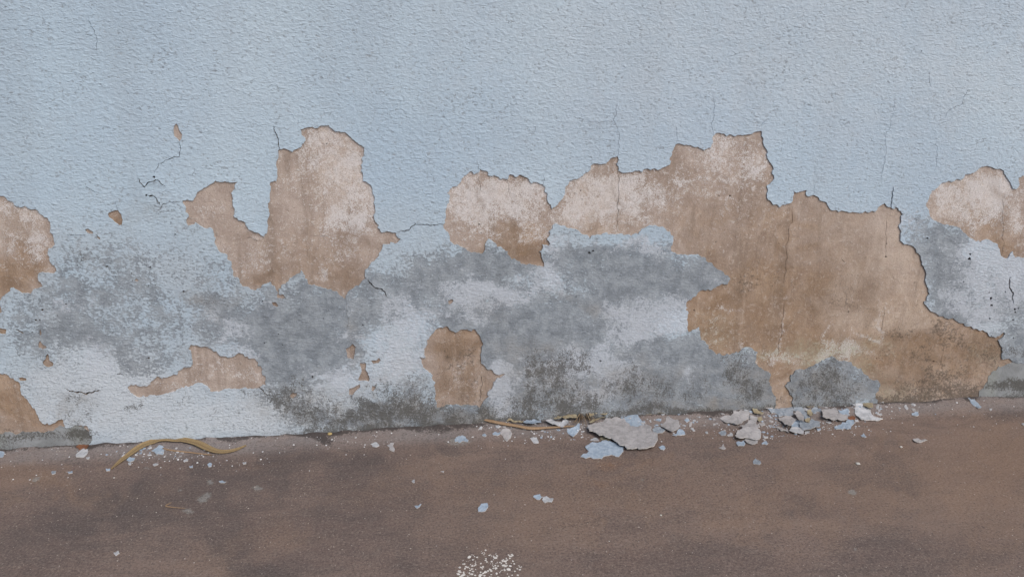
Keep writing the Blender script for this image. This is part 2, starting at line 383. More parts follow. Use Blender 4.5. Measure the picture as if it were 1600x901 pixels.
# ------------------------------------------------------------------ outlines traced on the wall (points of the 1600 x 901 photograph)
HOLES = [
 [(-420,330),(-300,300),(-180,330),(-70,312),(0,306),(10,310),(22,320),(40,322),(55,327),(65,335),(75,341),(79,355),(83,367),(85,378),(82,386),(76,388),(75,396),(78,408),(88,418),(89,423),(80,427),(62,426),(59,434),(65,443),(67,447),(62,449),(52,452),(47,460),(40,458),(30,455),(16,451),(8,460),(2,468),(-25,475),(-90,500),(-180,470),(-300,480),(-400,420)],
 [(-25,508),(0,512),(10,514),(9,522),(0,521),(-20,526)],[(-12,478),(1,478),(3,488),(-10,490)],
 [(-200,600),(-90,585),(0,583),(10,584),(20,590),(28,596),(32,603),(31,608),(40,622),(48,632),(57,646),(62,656),(67,661),(80,662),(86,660),(92,655),(96,654),(99,660),(103,668),(122,663),(138,668),(144,680),(143,704),(-220,730)],
 [(28,590),(34,589),(41,591),(41,595),(30,595)],
 [(272,197),(275,193),(279,197),(281,205),(285,210),(284,217),(280,221),(276,216),(272,213),(271,205)],
 [(169,333),(173,331),(178,329),(185,328),(190,335),(192,343),(191,351),(186,352),(181,348),(176,343),(170,339)],
 [(133,358),(138,357),(146,362),(145,366),(139,365),(134,361)],[(151,366),(157,371),(157,375),(152,372)],
 [(213,434),(217,437),(214,440),(210,438)],
 [(60,535),(63,532),(66,537),(72,540),(73,544),(66,546),(60,543)],[(61,516),(63,514),(65,521),(62,525)],
 [(66,566),(71,560),(73,553),(76,553),(77,559),(78,563),(84,567),(83,571),(74,574),(68,571)],
 [(285,313),(290,313),(302,313),(305,308),(317,295),(330,287),(337,282),(347,284),(363,285),(372,284),(367,289),(364,298),(365,310),(365,323),(365,337),(377,344),(387,355),(400,363),(413,369),(418,357),(421,337),(422,313),(423,297),(421,288),(432,283),(433,273),(431,257),(435,245),(437,233),(447,233),(457,238),(463,233),(472,225),(477,220),(472,212),(469,202),(483,199),(500,197),(517,200),(533,207),(550,217),(560,225),(569,230),(569,237),(565,248),(564,267),(567,283),(578,288),(582,298),(584,317),(587,330),(585,343),(590,355),(597,363),(610,362),(619,364),(621,370),(626,374),(620,380),(608,382),(598,382),(595,393),(587,405),(577,415),(570,422),(573,435),(567,438),(550,452),(543,457),(539,468),(533,463),(528,458),(517,452),(500,448),(487,446),(482,445),(480,437),(473,425),(470,422),(465,428),(450,440),(440,445),(435,452),(436,460),(447,465),(440,467),(433,466),(434,458),(430,450),(422,440),(410,445),(393,453),(383,448),(370,433),(362,420),(357,407),(340,388),(337,373),(333,360),(328,355),(313,353),(305,347),(293,352),(291,347),(295,338),(290,323)],
 [(200,604),(205,600),(213,600),(217,603),(230,603),(237,595),(245,588),(267,587),(277,585),(288,573),(300,570),(299,558),(294,547),(299,538),(313,542),(330,545),(338,548),(343,555),(360,558),(370,553),(387,557),(400,563),(410,577),(415,593),(415,602),(400,607),(383,605),(367,607),(350,608),(333,612),(328,612),(320,602),(310,598),(290,603),(267,613),(247,618),(230,620),(217,621),(207,615),(202,610)],
 [(540,545),(545,543),(551,537),(556,542),(554,553),(553,562),(543,560),(542,552)],
 [(580,563),(588,563),(592,559),(595,563),(590,568),(583,569)],
 [(562,567),(572,567),(571,577),(577,588),(577,596),(567,595),(559,595),(562,587),(565,580)],
 [(545,608),(553,605),(562,600),(563,605),(555,612),(550,618),(545,617)],
 [(581,603),(586,603),(587,607),(583,612),(580,610)],
 [(453,617),(458,613),(464,614),(463,619),(458,623),(453,621)],
 [(700,470),(705,467),(709,469),(706,474),(701,476)],[(424,472),(430,472),(435,477),(433,480),(426,477)],
 [(654,558),(665,559),(666,540),(672,525),(683,513),(700,510),(707,517),(717,517),(730,514),(743,515),(750,525),(753,533),(752,550),(752,567),(760,575),(772,582),(788,583),(789,585),(777,590),(771,597),(770,603),(762,612),(763,620),(753,632),(750,637),(735,634),(700,635),(690,640),(683,642),(683,630),(680,613),(680,597),(673,583),(665,578),(660,570)],
 [(692,352),(695,343),(697,327),(703,308),(698,302),(707,292),(720,285),(725,275),(733,269),(748,270),(750,264),(758,267),(763,274),(780,277),(794,280),(795,274),(817,275),(825,278),(830,287),(848,288),(852,292),(855,302),(857,317),(862,326),(868,323),(877,312),(883,302),(890,282),(902,280),(913,272),(923,265),(923,259),(937,257),(947,256),(958,246),(965,244),(966,267),(966,290),(983,269),(1003,269),(1023,263),(1042,259),(1047,257),(1050,242),(1055,227),(1070,227),(1083,229),(1111,231),(1113,217),(1116,211),(1132,209),(1135,213),(1150,213),(1170,210),(1180,206),(1190,204),(1193,217),(1198,233),(1203,253),(1207,267),(1207,283),(1198,292),(1198,303),(1203,313),(1217,323),(1230,318),(1238,312),(1239,298),(1260,297),(1263,307),(1277,307),(1287,315),(1297,327),(1310,331),(1327,332),(1347,333),(1367,331),(1373,323),(1382,317),(1392,323),(1403,325),(1411,335),(1408,343),(1404,353),(1407,373),(1413,382),(1430,388),(1437,398),(1440,413),(1447,428),(1447,443),(1453,460),(1444,471),(1450,480),(1462,489),(1475,494),(1490,497),(1500,505),(1512,510),(1522,514),(1532,517),(1545,522),(1550,526),(1562,524),(1570,519),(1571,523),(1565,529),(1560,532),(1564,540),(1567,550),(1566,561),(1600,568),(1680,566),(1790,580),(1790,640),(1528,650),(1212,670),(1212,625),(1210,617),(1206,605),(1201,595),(1205,585),(1195,580),(1184,570),(1180,565),(1184,550),(1175,544),(1162,544),(1155,551),(1142,554),(1131,556),(1117,551),(1107,545),(1095,532),(1094,517),(1092,511),(1085,515),(1077,519),(1074,515),(1075,507),(1075,490),(1072,477),(1074,470),(1082,464),(1090,457),(1107,452),(1120,447),(1137,444),(1141,435),(1122,421),(1107,410),(1083,398),(1067,398),(1050,393),(1052,377),(1047,362),(1037,355),(1025,352),(1007,357),(993,365),(987,369),(963,367),(940,367),(930,368),(922,374),(918,367),(903,360),(883,353),(867,350),(858,362),(855,373),(860,381),(848,382),(843,393),(848,407),(852,417),(840,416),(817,413),(807,407),(787,390),(770,377),(763,373),(758,383),(753,397),(743,394),(727,388),(710,383),(703,370),(693,357)],
 [(1447,317),(1452,307),(1460,297),(1477,285),(1495,279),(1500,281),(1513,272),(1528,265),(1545,260),(1557,264),(1568,266),(1573,277),(1578,283),(1583,295),(1590,295),(1592,283),(1597,275),(1620,265),(1670,290),(1720,300),(1740,350),(1690,400),(1650,390),(1620,410),(1600,403),(1587,403),(1583,393),(1578,399),(1570,404),(1563,393),(1557,380),(1547,375),(1533,379),(1520,373),(1513,370),(1505,362),(1490,353),(1473,350),(1463,345),(1452,333)],
]
# the neck between two bare patches keeps its narrow notch: remove the stray point
HOLES[24] = [p for p in HOLES[24] if p != (966,290)]
ISLAND = [[(1230,607),(1227,602),(1236,595),(1235,585),(1252,577),(1270,572),(1280,567),(1290,560),(1300,556),(1315,564),(1330,565),(1345,575),(1352,585),(1357,591),(1372,594),(1375,602),(1367,615),(1371,624),(1371,660),(1240,665),(1240,622)]]
CRACKS = [  # (width, points)
 (1.3,[(138,22),(143,42),(150,55),(153,80)]),
 (1.35,[(281,219),(282,235),(280,245),(270,246),(262,250),(248,255),(246,262),(242,272)]),
 (1.8,[(217,278),(221,287),(226,293)]),(1.6,[(226,293),(230,287),(240,283),(243,281),(250,284),(260,291)]),
 (2.0,[(230,305),(238,305),(243,308),(246,315),(250,320)]),(1.3,[(250,328),(256,318),(265,314),(274,316),(284,313)]),
 (1.3,[(131,290),(140,295),(148,300),(158,304)]),(1.35,[(104,365),(115,367),(127,367),(135,366)]),(1.0,[(183,312),(181,320),(184,331)]),
 (1.4,[(427,195),(430,207),(435,218),(437,236)]),(1.4,[(620,363),(635,360),(645,353),(649,350),(665,351),(680,352),(694,351)]),
 (.8,[(747,270),(746,248)]),(1.1,[(849,290),(851,280),(849,270)]),
 (1.0,[(965,250),(968,230),(965,205),(960,190),(963,175),(965,155)]),(.8,[(960,191),(945,190),(920,188)]),
 (.8,[(1056,230),(1058,212),(1055,195)]),(1.0,[(1116,214),(1112,195),(1116,170),(1113,150)]),
 (1.0,[(1183,200),(1195,190),(1205,186)]),(1.5,[(1392,326),(1393,310),(1395,290)]),
 (1.1,[(1381,207),(1385,230),(1383,250),(1379,265),(1378,280)]),(1.0,[(1386,207),(1392,192),(1397,175),(1400,155)]),
 (.8,[(1270,310),(1273,290),(1278,278)]),(1.0,[(1461,265),(1464,240),(1463,215)]),
 (1.1,[(1474,190),(1480,176),(1500,165),(1507,150),(1512,135)]),(1.0,[(1452,112),(1454,135)]),
 (2.2,[(1580,432),(1578,450),(1583,461),(1584,475)]),(.8,[(665,505),(674,519)]),(.9,[(104,640),(100,657)]),
 (2.6,[(100,606),(108,611),(118,613),(128,613),(134,616),(145,613),(158,610)]),(2.2,[(24,514),(30,517),(37,521)]),
 (1.8,[(182,585),(190,584),(196,588)]),(2.0,[(573,436),(583,447),(597,452),(602,458),(606,465)]),
 (1.8,[(402,605),(412,613),(422,618)]),(1.3,[(55,323),(62,333)]),(1.0,[(838,196),(836,208)]),(1.0,[(300,275),(303,262)]),
 (.9,[(542,470),(545,500),(541,520)]),
]
PITS = [(56,500,1.8),(66,484,1.9),(90,493,1.1),(103,475,1.6),(50,519,1.5),(62,500,1.5),(207,438,1),(287,455,1.8),(232,446,1.1),(240,437,1),(265,481,1),(279,491,1),
 (174,424,1.1),(206,427,1.2),(274,366,1.6),(488,589,1.7),(567,508,1.4),(435,522,1.1),(413,536,1.1),(441,539,1),(167,416,2.0),(235,417,1.6),(297,510,1.2),
 (921,395,2.0),(927,392,1.6),(1449,372,1.6),(1515,404,2.6),(1516,397,1.6),(1506,440,1.3),(1549,466,2.4),(1550,477,2.2),(1546,457,1.2),(1571,456,1.2),(1586,483,1.8),(1587,488,1.4),(1584,500,1.5),(1592,482,1.3),
 (1547,498,1.4),(1584,528,1.3),(938,563,1.6),(891,560,1.2),(232,559,2.0),(241,276,2.2),(229,305,2.0),(226,292,1.2),(150,278,1),(900,463,1),(505,498,1),(410,470,1.2),(350,470,1.0),(1485,530,0.9),(219,360,1),(1440,80,1)]
PLASTER_CRACKS = [
 (1.2,[(966,262),(968,300),(966,335),(965,360)]),(.9,[(748,275),(750,300)]),(.9,[(794,280),(797,305)]),
 (1.1,[(1237,318),(1236,350),(1230,380),(1228,420),(1226,450)]),(1.2,[(1226,470),(1222,500),(1219,530),(1219,560)]),
 (1.0,[(1386,340),(1385,380),(1383,400)]),(1.2,[(1383,480),(1380,500),(1376,520)]),(1.0,[(1476,535),(1472,560),(1477,585)]),
 (1.1,[(1573,300),(1568,340),(1567,370),(1570,400)]),(.9,[(1434,440),(1431,455)]),(1.2,[(1315,404),(1321,410)]),
 (1.4,[(385,372),(392,371),(400,376),(411,379)]),(1.0,[(484,370),(500,368),(515,367)]),(1.2,[(750,580),(752,605),(751,628)]),
]
PLASTER_PITS = [(749,351,2.4),(752,364,1.3),(815,330,1.3),(844,335,1.2),(472,293,1.5),(459,325,1.2),(462,309,1),(460,380,1.3),(488,383,1),(1085,485,1.8),(908,298,2),(910,312,1.6),(1119,378,1.6),(1141,306,2.2),(1124,306,1.8),
 (1326,487,2),(1207,447,1.3),(1385,401,2.2),(1386,381,1.5),(17,641,1.2),(1370,560,1.3),(1460,565,2),(510,225,1.6),(1550,360,1)]

def hrag(h, i):
    e = np.ptp(np.array(h, float), axis=0).max()
    return rag(h, seed=i) if e > 60 else rag(h, rough=.07, seed=i, mx=.5)
cuts_px = [hrag(h, i) for i, h in enumerate(HOLES)]
isl_px = [rag(h, seed=50+i) for i, h in enumerate(ISLAND)]
cr_px = [slot(l, w_*(.5 if w_ < 1.15 else .62 if w_ < 1.4 else 1.0), i) for i, (w_, l) in enumerate(CRACKS)]
pit_px = [blob(x, y, r*.95, i, 1.1) for i, (x, y, r) in enumerate(PITS)]
# scattered pinholes in the damp zone
for k in range(90):
    x = random.choice([random.uniform(100, 640), random.uniform(100, 560), random.uniform(1450, 1640)]); y = random.uniform(400, 620)
    pit_px.append(blob(x, y, random.uniform(.5, 1.0), 300+k, 1.3))
C_wall = [on_wall(p) for p in cuts_px+cr_px+pit_px]
I_wall = [on_wall(p) for p in isl_px]
DEEP = [on_wall(slot(l, w_*(.6 if w_ < 1.4 else .85), i)) for i, (w_, l) in enumerate(CRACKS) if w_ >= 1.3]+[on_wall(p) for p in pit_px[:len(PITS)]]
P_wall = DEEP+[on_wall(slot(l, w_*.55, 200+i)) for i, (w_, l) in enumerate(PLASTER_CRACKS)]+[on_wall(blob(x, y, r*.62, 400+i, 1.2)) for i, (x, y, r) in enumerate(PLASTER_PITS)]

# ------------------------------------------------------------------ stains and painted-in light: soft regions (centre, radii, strength, tilt)
GREY = [(105,475,70,24,.42),(60,525,45,34,.4),(165,440,85,30,.24),(110,400,60,40,.2),(250,440,120,60,.24),(120,515,62,28,.62),(190,535,60,22,.45),(225,562,66,15,.5),(250,500,60,24,.34),(345,478,36,18,.45),(355,525,50,20,.55),(430,515,72,55,1),(500,470,60,40,.8),(520,530,45,50,.85),(470,570,60,32,.95),(575,470,45,28,.7),
 (640,452,60,26,.6,-15),(700,425,70,24,.8,-8),(770,405,45,20,.75),(800,425,70,22,.7),(735,475,70,30,.7),(800,495,110,32,.92),(870,520,120,42,.98),(760,540,80,30,.8),(940,520,70,50,.85),(885,405,40,20,.85),(940,395,50,22,.55),
 (985,455,75,42,1),(1050,435,80,34,1),(1000,410,60,24,.9),(1085,440,40,30,.85),(1085,580,110,38,1),(1140,610,90,35,1),(1010,600,80,40,.9),(1040,550,60,22,.85),(960,620,120,35,.9),(820,610,100,45,.95),(850,570,60,30,.8),(720,655,120,18,.9),(600,655,100,18,.95),
 (640,620,30,24,.6),(1470,400,38,50,.75),(1482,450,34,60,.95),(1440,360,30,20,.4),(1560,450,50,50,.45),(1590,500,30,30,.5),(1530,480,60,20,.5),(1585,545,36,22,.9),(1300,600,90,45,.9),(470,640,40,20,.6),(1140,440,60,40,.9),(-120,520,90,60,.8),(1720,480,80,60,.8),(-250,620,60,60,.8)]
BLOOM = [(800,458,80,17,.75),(760,462,60,16,.7),(860,440,26,26,.75),(700,492,60,18,.55),(640,510,40,60,.5),(1015,500,60,22,.8,10),(1040,480,36,24,.7),(1062,500,22,24,.7),(985,515,50,14,.65,15),(960,535,60,18,.45),(905,562,45,18,.85),(960,575,60,28,.7),(920,612,45,16,.75),(850,590,50,20,.4),(1080,585,20,26,.45),(820,585,70,20,.4),(785,600,26,34,.7),
 (110,482,60,9,.45,-12),(150,548,36,30,.22),(175,575,50,26,.35),(350,505,36,18,.6,30),(375,535,35,30,.5),(330,470,20,20,.4),(420,480,30,16,.3),(550,500,26,50,.4),(600,560,60,50,.55),(520,600,60,30,.45),(1060,395,26,16,.5),(1130,437,26,16,.5),(870,385,40,16,.6),(1000,385,60,16,.5),(1530,400,70,50,.7),(1560,450,40,60,.75),(1520,470,40,20,.6),(1590,430,30,40,.6),(1430,345,30,20,.5),(1500,470,20,30,.4),(700,440,40,14,.3)]
MOULD = [(445,622,55,26,.62),(480,640,40,30,.5),(600,640,60,26,.7),(640,615,60,26,.6),(560,655,60,20,.7),(660,650,30,20,.6),(740,658,70,16,.6),(850,560,40,26,.45),(835,600,16,50,.6,8),(870,600,30,36,.6),(890,575,30,20,.6),(830,640,90,20,.6),(900,635,60,22,.62),(1020,605,55,18,.6,5),(1010,640,80,12,.7),(1000,575,20,12,.4),(1165,590,45,20,.62,25),(1180,612,20,12,.5),(1120,640,120,8,.7),
 (1290,585,55,30,.5),(1330,600,40,30,.36),(1270,620,40,20,.5),(115,640,20,30,.62),(135,672,22,10,.5),(75,560,12,20,.3),(218,632,16,18,.5),(285,618,40,12,.4),(330,470,16,10,.5),(240,325,22,16,.35),(128,320,26,16,.3),(132,400,14,20,.4),(400,470,60,10,.3),(1590,548,60,10,.55),(1595,605,60,10,.7),(1160,565,30,16,.5),(340,650,14,20,.4),(385,640,16,22,.35),(960,600,30,20,.4),(1090,600,16,30,.35)]
DIRT = [(840,560,60,30,.45),(860,610,80,30,.55),(1000,600,80,30,.5),(600,640,90,30,.5),(450,630,60,30,.45),(700,655,90,14,.6),(850,648,200,10,.8),(1290,610,90,40,.65),(1180,600,50,30,.5),(925,478,70,10,.4,20),(1310,20,20,20,0),(330,470,30,20,.35),(110,640,50,30,.5),(230,330,30,20,.3),(300,470,30,10,.3),(1140,640,140,9,.75),(1590,600,80,20,.4),(560,530,12,40,.3),(760,480,40,30,.2),(640,600,60,40,.25)]
PALE_AND_LIT = [(300,640,200,45,.75),(120,590,60,50,.4),(180,590,80,30,.5),(160,660,60,30,.5),(420,650,60,26,.5),(510,620,60,40,.4),(620,560,50,60,.5),(560,590,40,40,.3),(1450,60,430,190,.34),(900,60,300,110,.14),(80,610,30,40,.4)]  # paler paint low down; upper blobs put the light gradient into the colour
def paint_attrs(u, v, P):
    inb = 1-np.clip((np.abs(u-800)-900)/200, 0, 1)
    base_d = P[:, 2]                                   # height over the ground
    damp = fbm(P[:, 0]*4+3, P[:, 2]*4+1, 4, 8)
    out = (1-inb)*np.clip((.36-base_d)*4+(damp-.5)*2.4, 0, 1)*.8
    mb = np.clip(1-base_d/.028, 0, 1)*(.35+.75*fbm(P[:, 0]*9, P[:, 2]*3, 3, 12))
    leftclean = 1-.75*np.exp(-((u-290)/150)**4)
    return dict(grey=np.clip(field(u, v, GREY, 13, 1)*inb+out, 0, 1), bloom=field(u, v, BLOOM, 12, 2)*inb,
                mould=np.clip(field(u, v, MOULD, 10, 3)*inb*1.05+mb*leftclean, 0, 1.1), dirt=np.clip(field(u, v, DIRT, 12, 4)*inb+mb*.6*leftclean, 0, 1), pale=field(u, v, PALE_AND_LIT, 16, 6, .25)*inb, worn=np.clip((v-300)/120, 0, 1)*inb*np.clip(fbm(u/60, v/60, 3, 4)*1.6-.2, 0, 1))
WHITE = [(520,240,60,50,.52),(500,215,40,14,.6),(550,310,45,50,.5),(560,345,40,16,.62),(540,330,60,40,.35),(330,325,16,12,.4),(450,300,20,60,.2),(500,425,12,7,.62),(400,400,60,40,.3),(530,400,50,40,.25),(750,300,60,40,.42),(800,300,50,26,.66),(790,320,40,14,.5),(740,330,50,50,.4),(830,350,40,40,.35),(930,300,50,45,.72),(900,330,40,30,.6),(1000,300,40,40,.45),(1010,330,50,30,.4),
 (1060,285,10,10,.6),(1150,240,50,40,.30),(1185,265,16,18,.5),(1100,260,50,50,.26),(1160,300,60,60,.2),(1500,310,60,36,.62),(1550,290,35,30,.7),(1540,330,40,30,.4),(1590,340,20,40,.5),(40,345,50,30,.32),(20,390,60,40,.22),(60,370,20,30,.4),(0,330,80,14,.5),(720,600,34,30,.30),(730,560,20,14,.2),(280,600,60,16,.25),(340,575,30,14,.3),(380,590,40,14,.26),(390,580,20,14,.35),
 (1228,467,9,7,.6),(1090,464,10,5,.6),(1140,478,24,3,.5),(1270,552,50,9,.55),(1210,560,40,8,.4),(1340,550,26,8,.5),(1305,545,20,14,.6),(1290,510,4,22,.5,10),(1365,531,18,5,.55,10),(1380,510,4,20,.5,10),(1335,520,30,4,.4,10),(1325,560,6,30,.4,15),(1400,495,60,14,.12),(1160,545,12,16,.3),(1120,520,22,30,.22),(1219,520,4,40,.4)]
TAN = [(720,590,50,50,.55),(1250,515,300,75,.85),(1250,400,280,60,.3),(1150,500,120,90,.9),(1230,600,60,40,.7),(1450,560,150,70,.75),(40,620,80,60,.95),(20,430,60,30,.75),(0,515,20,20,1),(40,400,40,30,.4),(715,530,50,26,.7),(820,390,40,26,.75),(790,380,60,20,.4),(410,440,30,30,.4),(470,400,80,30,.3),(520,440,60,24,.45),(180,340,20,20,.9),(1180,320,120,60,.3),(1540,355,50,24,.6),(1570,390,30,20,.8),(850,370,20,20,.5),(920,360,40,14,.3),(1230,400,60,60,.3)]
DARKP = [(1230,560,40,20,.2),(1460,530,100,50,.35),(720,600,40,40,.32),(1250,450,90,40,.22),(1350,450,30,70,.22),(40,640,50,20,.15),(1490,598,42,26,.62),(1455,590,10,40,.4),(1430,610,60,14,.5),(1545,555,22,20,.25),(1450,540,60,20,.1,-20),(1180,410,14,40,.3),(1400,622,100,8,.7),(1520,612,60,8,.6),(1225,625,20,8,.4),(40,680,120,8,.4),(715,550,40,10,.45),(700,572,40,8,.3),(1121,306,10,8,.3),(1310,440,50,60,.06),(1255,420,20,50,.1),(1410,550,120,30,.1),(1466,510,8,14,.4),(1430,455,6,22,.4),(1370,380,4,60,.25),(1160,440,8,30,.3),(720,640,40,6,.4)]
PALEP = [(1395,500,75,18,.85),(1350,500,30,12,.5),(1440,590,50,20,.25),(1310,470,10,60,.3),(1400,400,60,60,.45),(1330,360,70,40,.35),(1395,500,75,22,.75,-8),(1340,440,40,40,.25),(1400,440,50,80,.3),(1340,480,50,20,.35),(1500,310,70,50,.3),(930,310,60,60,.4),(520,260,60,70,.35),(780,310,80,40,.3),(1420,370,40,30,.2),(20,340,80,30,.3)]
GREENP = [(1300,545,70,14,.4),(1380,610,40,16,.35),(1310,548,60,10,.6),(1345,580,20,16,.7),(1240,558,60,9,.5),(1545,550,22,24,.3),(1430,612,40,14,.3),(1110,520,26,30,.25)]
BROWN = [(1490,550,85,36,.45),(1270,440,40,50,.28),(1170,440,40,40,.2),(1200,530,120,18,.2),(715,548,45,11,.65),(715,605,45,36,.35),(60,630,50,50,.3),(520,430,60,20,.35),(420,430,30,18,.45),(1567,340,8,60,.45),(1355,450,12,60,.4),(1400,600,60,20,.35),(10,440,60,30,.35),(810,402,50,14,.5),
 (1228,400,5,90,.45),(1050,330,6,60,.25),(966,320,3,50,.35),(1140,330,40,30,.2),(70,550,16,40,.6),(62,518,8,8,.6),(548,552,14,12,.5),(567,590,30,26,.5),(590,565,12,10,.5),(458,618,10,8,.6),(705,472,10,8,.4),(430,475,12,10,.6),(180,341,12,12,.3),(140,362,20,12,.4),(560,380,50,12,.3),(390,372,30,6,.4),(750,310,5,40,.3),(1430,560,40,40,.35),(1560,545,20,30,.4)]
def plaster_attrs(u, v, P):
    inb = 1-np.clip((np.abs(u-800)-950)/200, 0, 1)
    low = np.clip(1-P[:, 2]/.03, 0, 1)
    return dict(brown=field(u, v, BROWN, 14, 9)*inb, white=field(u, v, WHITE, 9, 1)*inb+.18*(1-inb), tan=np.clip(field(u, v, TAN, 14, 2)+(1-inb)*.5, 0, 1), dark=np.clip(field(u, v, DARKP, 8, 3)*inb+low*.45, 0, 1), pale=field(u, v, PALEP, 8, 4)*inb, green=field(u, v, GREENP, 8, 5)*inb)
def cement_attrs(u, v, P):
    low = np.clip(1-P[:, 2]/.022, 0, 1)
    return dict(mould=np.clip(low*(.5+.6*fbm(P[:, 0]*12, P[:, 2]*3, 3, 3))+field(u, v, MOULD, 8, 3)*.7+field(u, v, [(-40,686,130,9,.5),(60,685,90,8,.5),(130,684,24,8,.5),(720,652,60,8,.5),(1590,602,70,8,.5),(1570,575,30,6,.4),(700,640,20,8,.4)], 6, 7), 0, 1))

# ------------------------------------------------------------------ the wall
BARE = [(0, 'bare plaster patch cut by the left edge of the view'), (3, 'orange brown bare patch in the lower left corner of the wall'), (5, 'tiny bare spot high up at the left'), (6, 'small oval bare spot left of the camel shaped patch'),
 (13, 'tall bare patch with a hooked arm on its left'), (14, 'long low bare patch above the yellow frond'), (15, 'small bare spot right of the long low patch'), (17, 'narrow bare spot with two arms'), (18, 'small slanting bare spot'),
 (23, 'dark brown bare patch standing near the ground at centre'), (24, 'widest bare patch, whitish at its left and ochre at its right'), (25, 'whitish bare patch at the right edge of the view')]
wall = bpy.data.objects.new('house_wall', None); wall.empty_display_size = .2; col.objects.link(wall)
tag(wall, 'pale blue stucco wall with peeling paint and bare brown plaster patches', 'wall')
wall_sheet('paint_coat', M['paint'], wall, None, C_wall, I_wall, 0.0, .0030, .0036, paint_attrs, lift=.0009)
wall_sheet('bare_plaster', M['plaster'], wall, None, P_wall, [], .0024, .004, .0045, plaster_attrs, split=[('bare_patch', C_wall[i], l) for i, l in BARE])
SKIM = [
 [(-300,706),(-120,690),(-40,684),(0,678),(30,677),(75,673),(105,668),(130,664),(145,676),(146,704),(-310,735)],
 [(1561,573),(1575,569),(1600,567),(1680,566),(1760,575),(1790,640),(1524,650),(1531,611),(1541,600),(1545,590),(1553,580)],
 [(676,640),(690,636),(715,633),(735,633),(755,636),(760,670),(676,676)]]
for i, s in enumerate(SKIM):
    wall_sheet('cement_skim', M['cement'], wall, on_wall(rag(s, seed=90+i)), [], [], .0012, .003, .006, cement_attrs)
cb = [(WX0,.012,-.05),(WX1,.012,-.05),(WX1,.25,-.05),(WX0,.25,-.05),(WX0,.012,WZ1),(WX1,.012,WZ1),(WX1,.25,WZ1),(WX0,.25,WZ1)]
make_mesh('masonry', cb, [(0,1,5,4),(1,2,6,5),(2,3,7,6),(3,0,4,7),(4,5,6,7),(3,2,1,0)], M['core'], wall, False)

# ------------------------------------------------------------------ the ground
def gz(x, y):
    d = -np.asarray(y, float); x = np.asarray(x, float)
    cove = np.exp(-(np.clip(d, 0, None)/.045)**2)*(.004+.011*fbm(x*5+3, d*0+2, 3, 6))+np.exp(-(np.clip(d, 0, None)/.012)**2)*.006*np.clip(fbm(x*38+3, d*70+2, 4, 3)*2-.7, 0, 1)
    return cove+.0030*(fbm(x*4+20, d*4+20, 3, 9)-.5)*np.clip(d*10, 0, 1)*np.exp(-np.abs(x)/6)
GDARK = [(250,790,110,30,.6,-12),(90,820,120,26,.55,-14),(300,810,90,30,.5),(60,860,120,30,.35),(330,740,60,30,.45),(450,730,120,22,.5,-8),(560,740,60,24,.45),(690,690,40,14,.6),(640,790,30,20,.3),(530,800,60,30,.4),(800,735,50,20,.3),(760,780,50,30,.25),(630,850,40,30,.3),(600,720,60,18,.4),(730,850,60,40,.25),(1130,720,60,20,.25),(1350,730,80,18,.35),(1400,750,60,14,.35),(1260,800,60,14,.3),(1460,850,100,36,.28),(1400,890,80,20,.25),(1320,870,90,16,.22,-10),(1050,880,120,12,.2),(980,700,60,12,.2),(1440,640,40,9,.55),(1560,635,60,9,.5),(940,740,40,14,.3),(860,660,60,8,.3),(430,890,60,20,.45),(380,880,60,26,.4),(90,706,80,6,.4),(1010,830,50,14,.2),(300,850,60,20,.3)]
GWARM = [(60,755,90,20,.5),(180,770,90,18,.35),(1000,720,50,16,.35),(1500,730,200,50,.45),(1350,780,120,40,.3),(1540,820,80,60,.45),(1100,760,150,40,.3),(900,780,100,40,.35),(350,870,60,30,.3),(720,760,100,40,.3),(1180,820,120,30,.3),(1600,690,90,40,.3),(800,850,120,40,.25),(450,840,50,20,.3),(560,770,60,20,.25)]
GSPOT = [(1338,722,26,1.2,.55,62),(1362,762,24,1.2,.5,58),(1392,800,26,1.2,.5,55),(1430,850,34,1.4,.5,56),(1250,664,120,13,.5),(1190,690,50,8,.35),(1350,645,40,7,.4),(250,712,70,9,.35),(1000,680,70,10,.25),(850,680,80,6,.3),(1200,720,60,5,.12),(55,746,9,4,.9,-25),(328,751,7,5,.75),(324,773,9,6,.8,-40),(316,780,8,5,.8),(296,799,10,5,.8),(281,766,5,3,.7),(289,782,5,3,.5),(231,731,8,4,.6),(405,762,10,5,.6),(1002,748,9,5,.5),(1333,768,8,4,1,10),(1338,859,5,3,.7),(1380,725,5,3,.6),(1160,733,5,3,.3),(780,780,30,5,.25,-6),(740,802,14,4,.3),(90,708,10,2,.5),(205,703,8,2,.5),(715,692,24,6,.5),(720,690,20,6,.5),(476,882,6,4,.4),(401,760,8,5,.5),(213,735,7,2.5,.5)]
GRUST = [(955,727,16,7,.8),(400,728,30,5,.2),(135,672,20,6,.3),(935,757,14,5,.5),(1000,722,30,8,.25),(1580,740,60,40,.12)]
xs = axis_pts(-1.25, 1.35, .006, -60, 60); xs = np.unique(np.r_[xs, np.linspace(-60, 60, 61)]); ys = axis_pts(-.86, .016, .006, -60, 60)
def stretch(a):     # the far part of the sheet runs out to the horizon in ever larger steps
    return a
X, Y = np.meshgrid(xs, ys); u, v = to_px(np.stack([X.ravel(), Y.ravel(), 0*X.ravel()], 1))
nx, ny = len(xs), len(ys); idx = np.arange(nx*ny).reshape(ny, nx)
Fg = np.stack([idx[:-1, :-1].ravel(), idx[:-1, 1:].ravel(), idx[1:, 1:].ravel(), idx[1:, :-1].ravel()], 1)
x_, y_ = X.ravel(), Y.ravel(); d = -y_
front = (y_ < .1)&(np.abs(x_) < 3)
near = ((np.abs(u-800) < 1000) & front).astype(float)
strip = np.exp(-(np.clip(d-.0, 0, None)/(.055+.02*fbm(x_*3, d*0, 3, 2)))**4)*(.55+.5*fbm(x_*7, d*30, 3, 1))
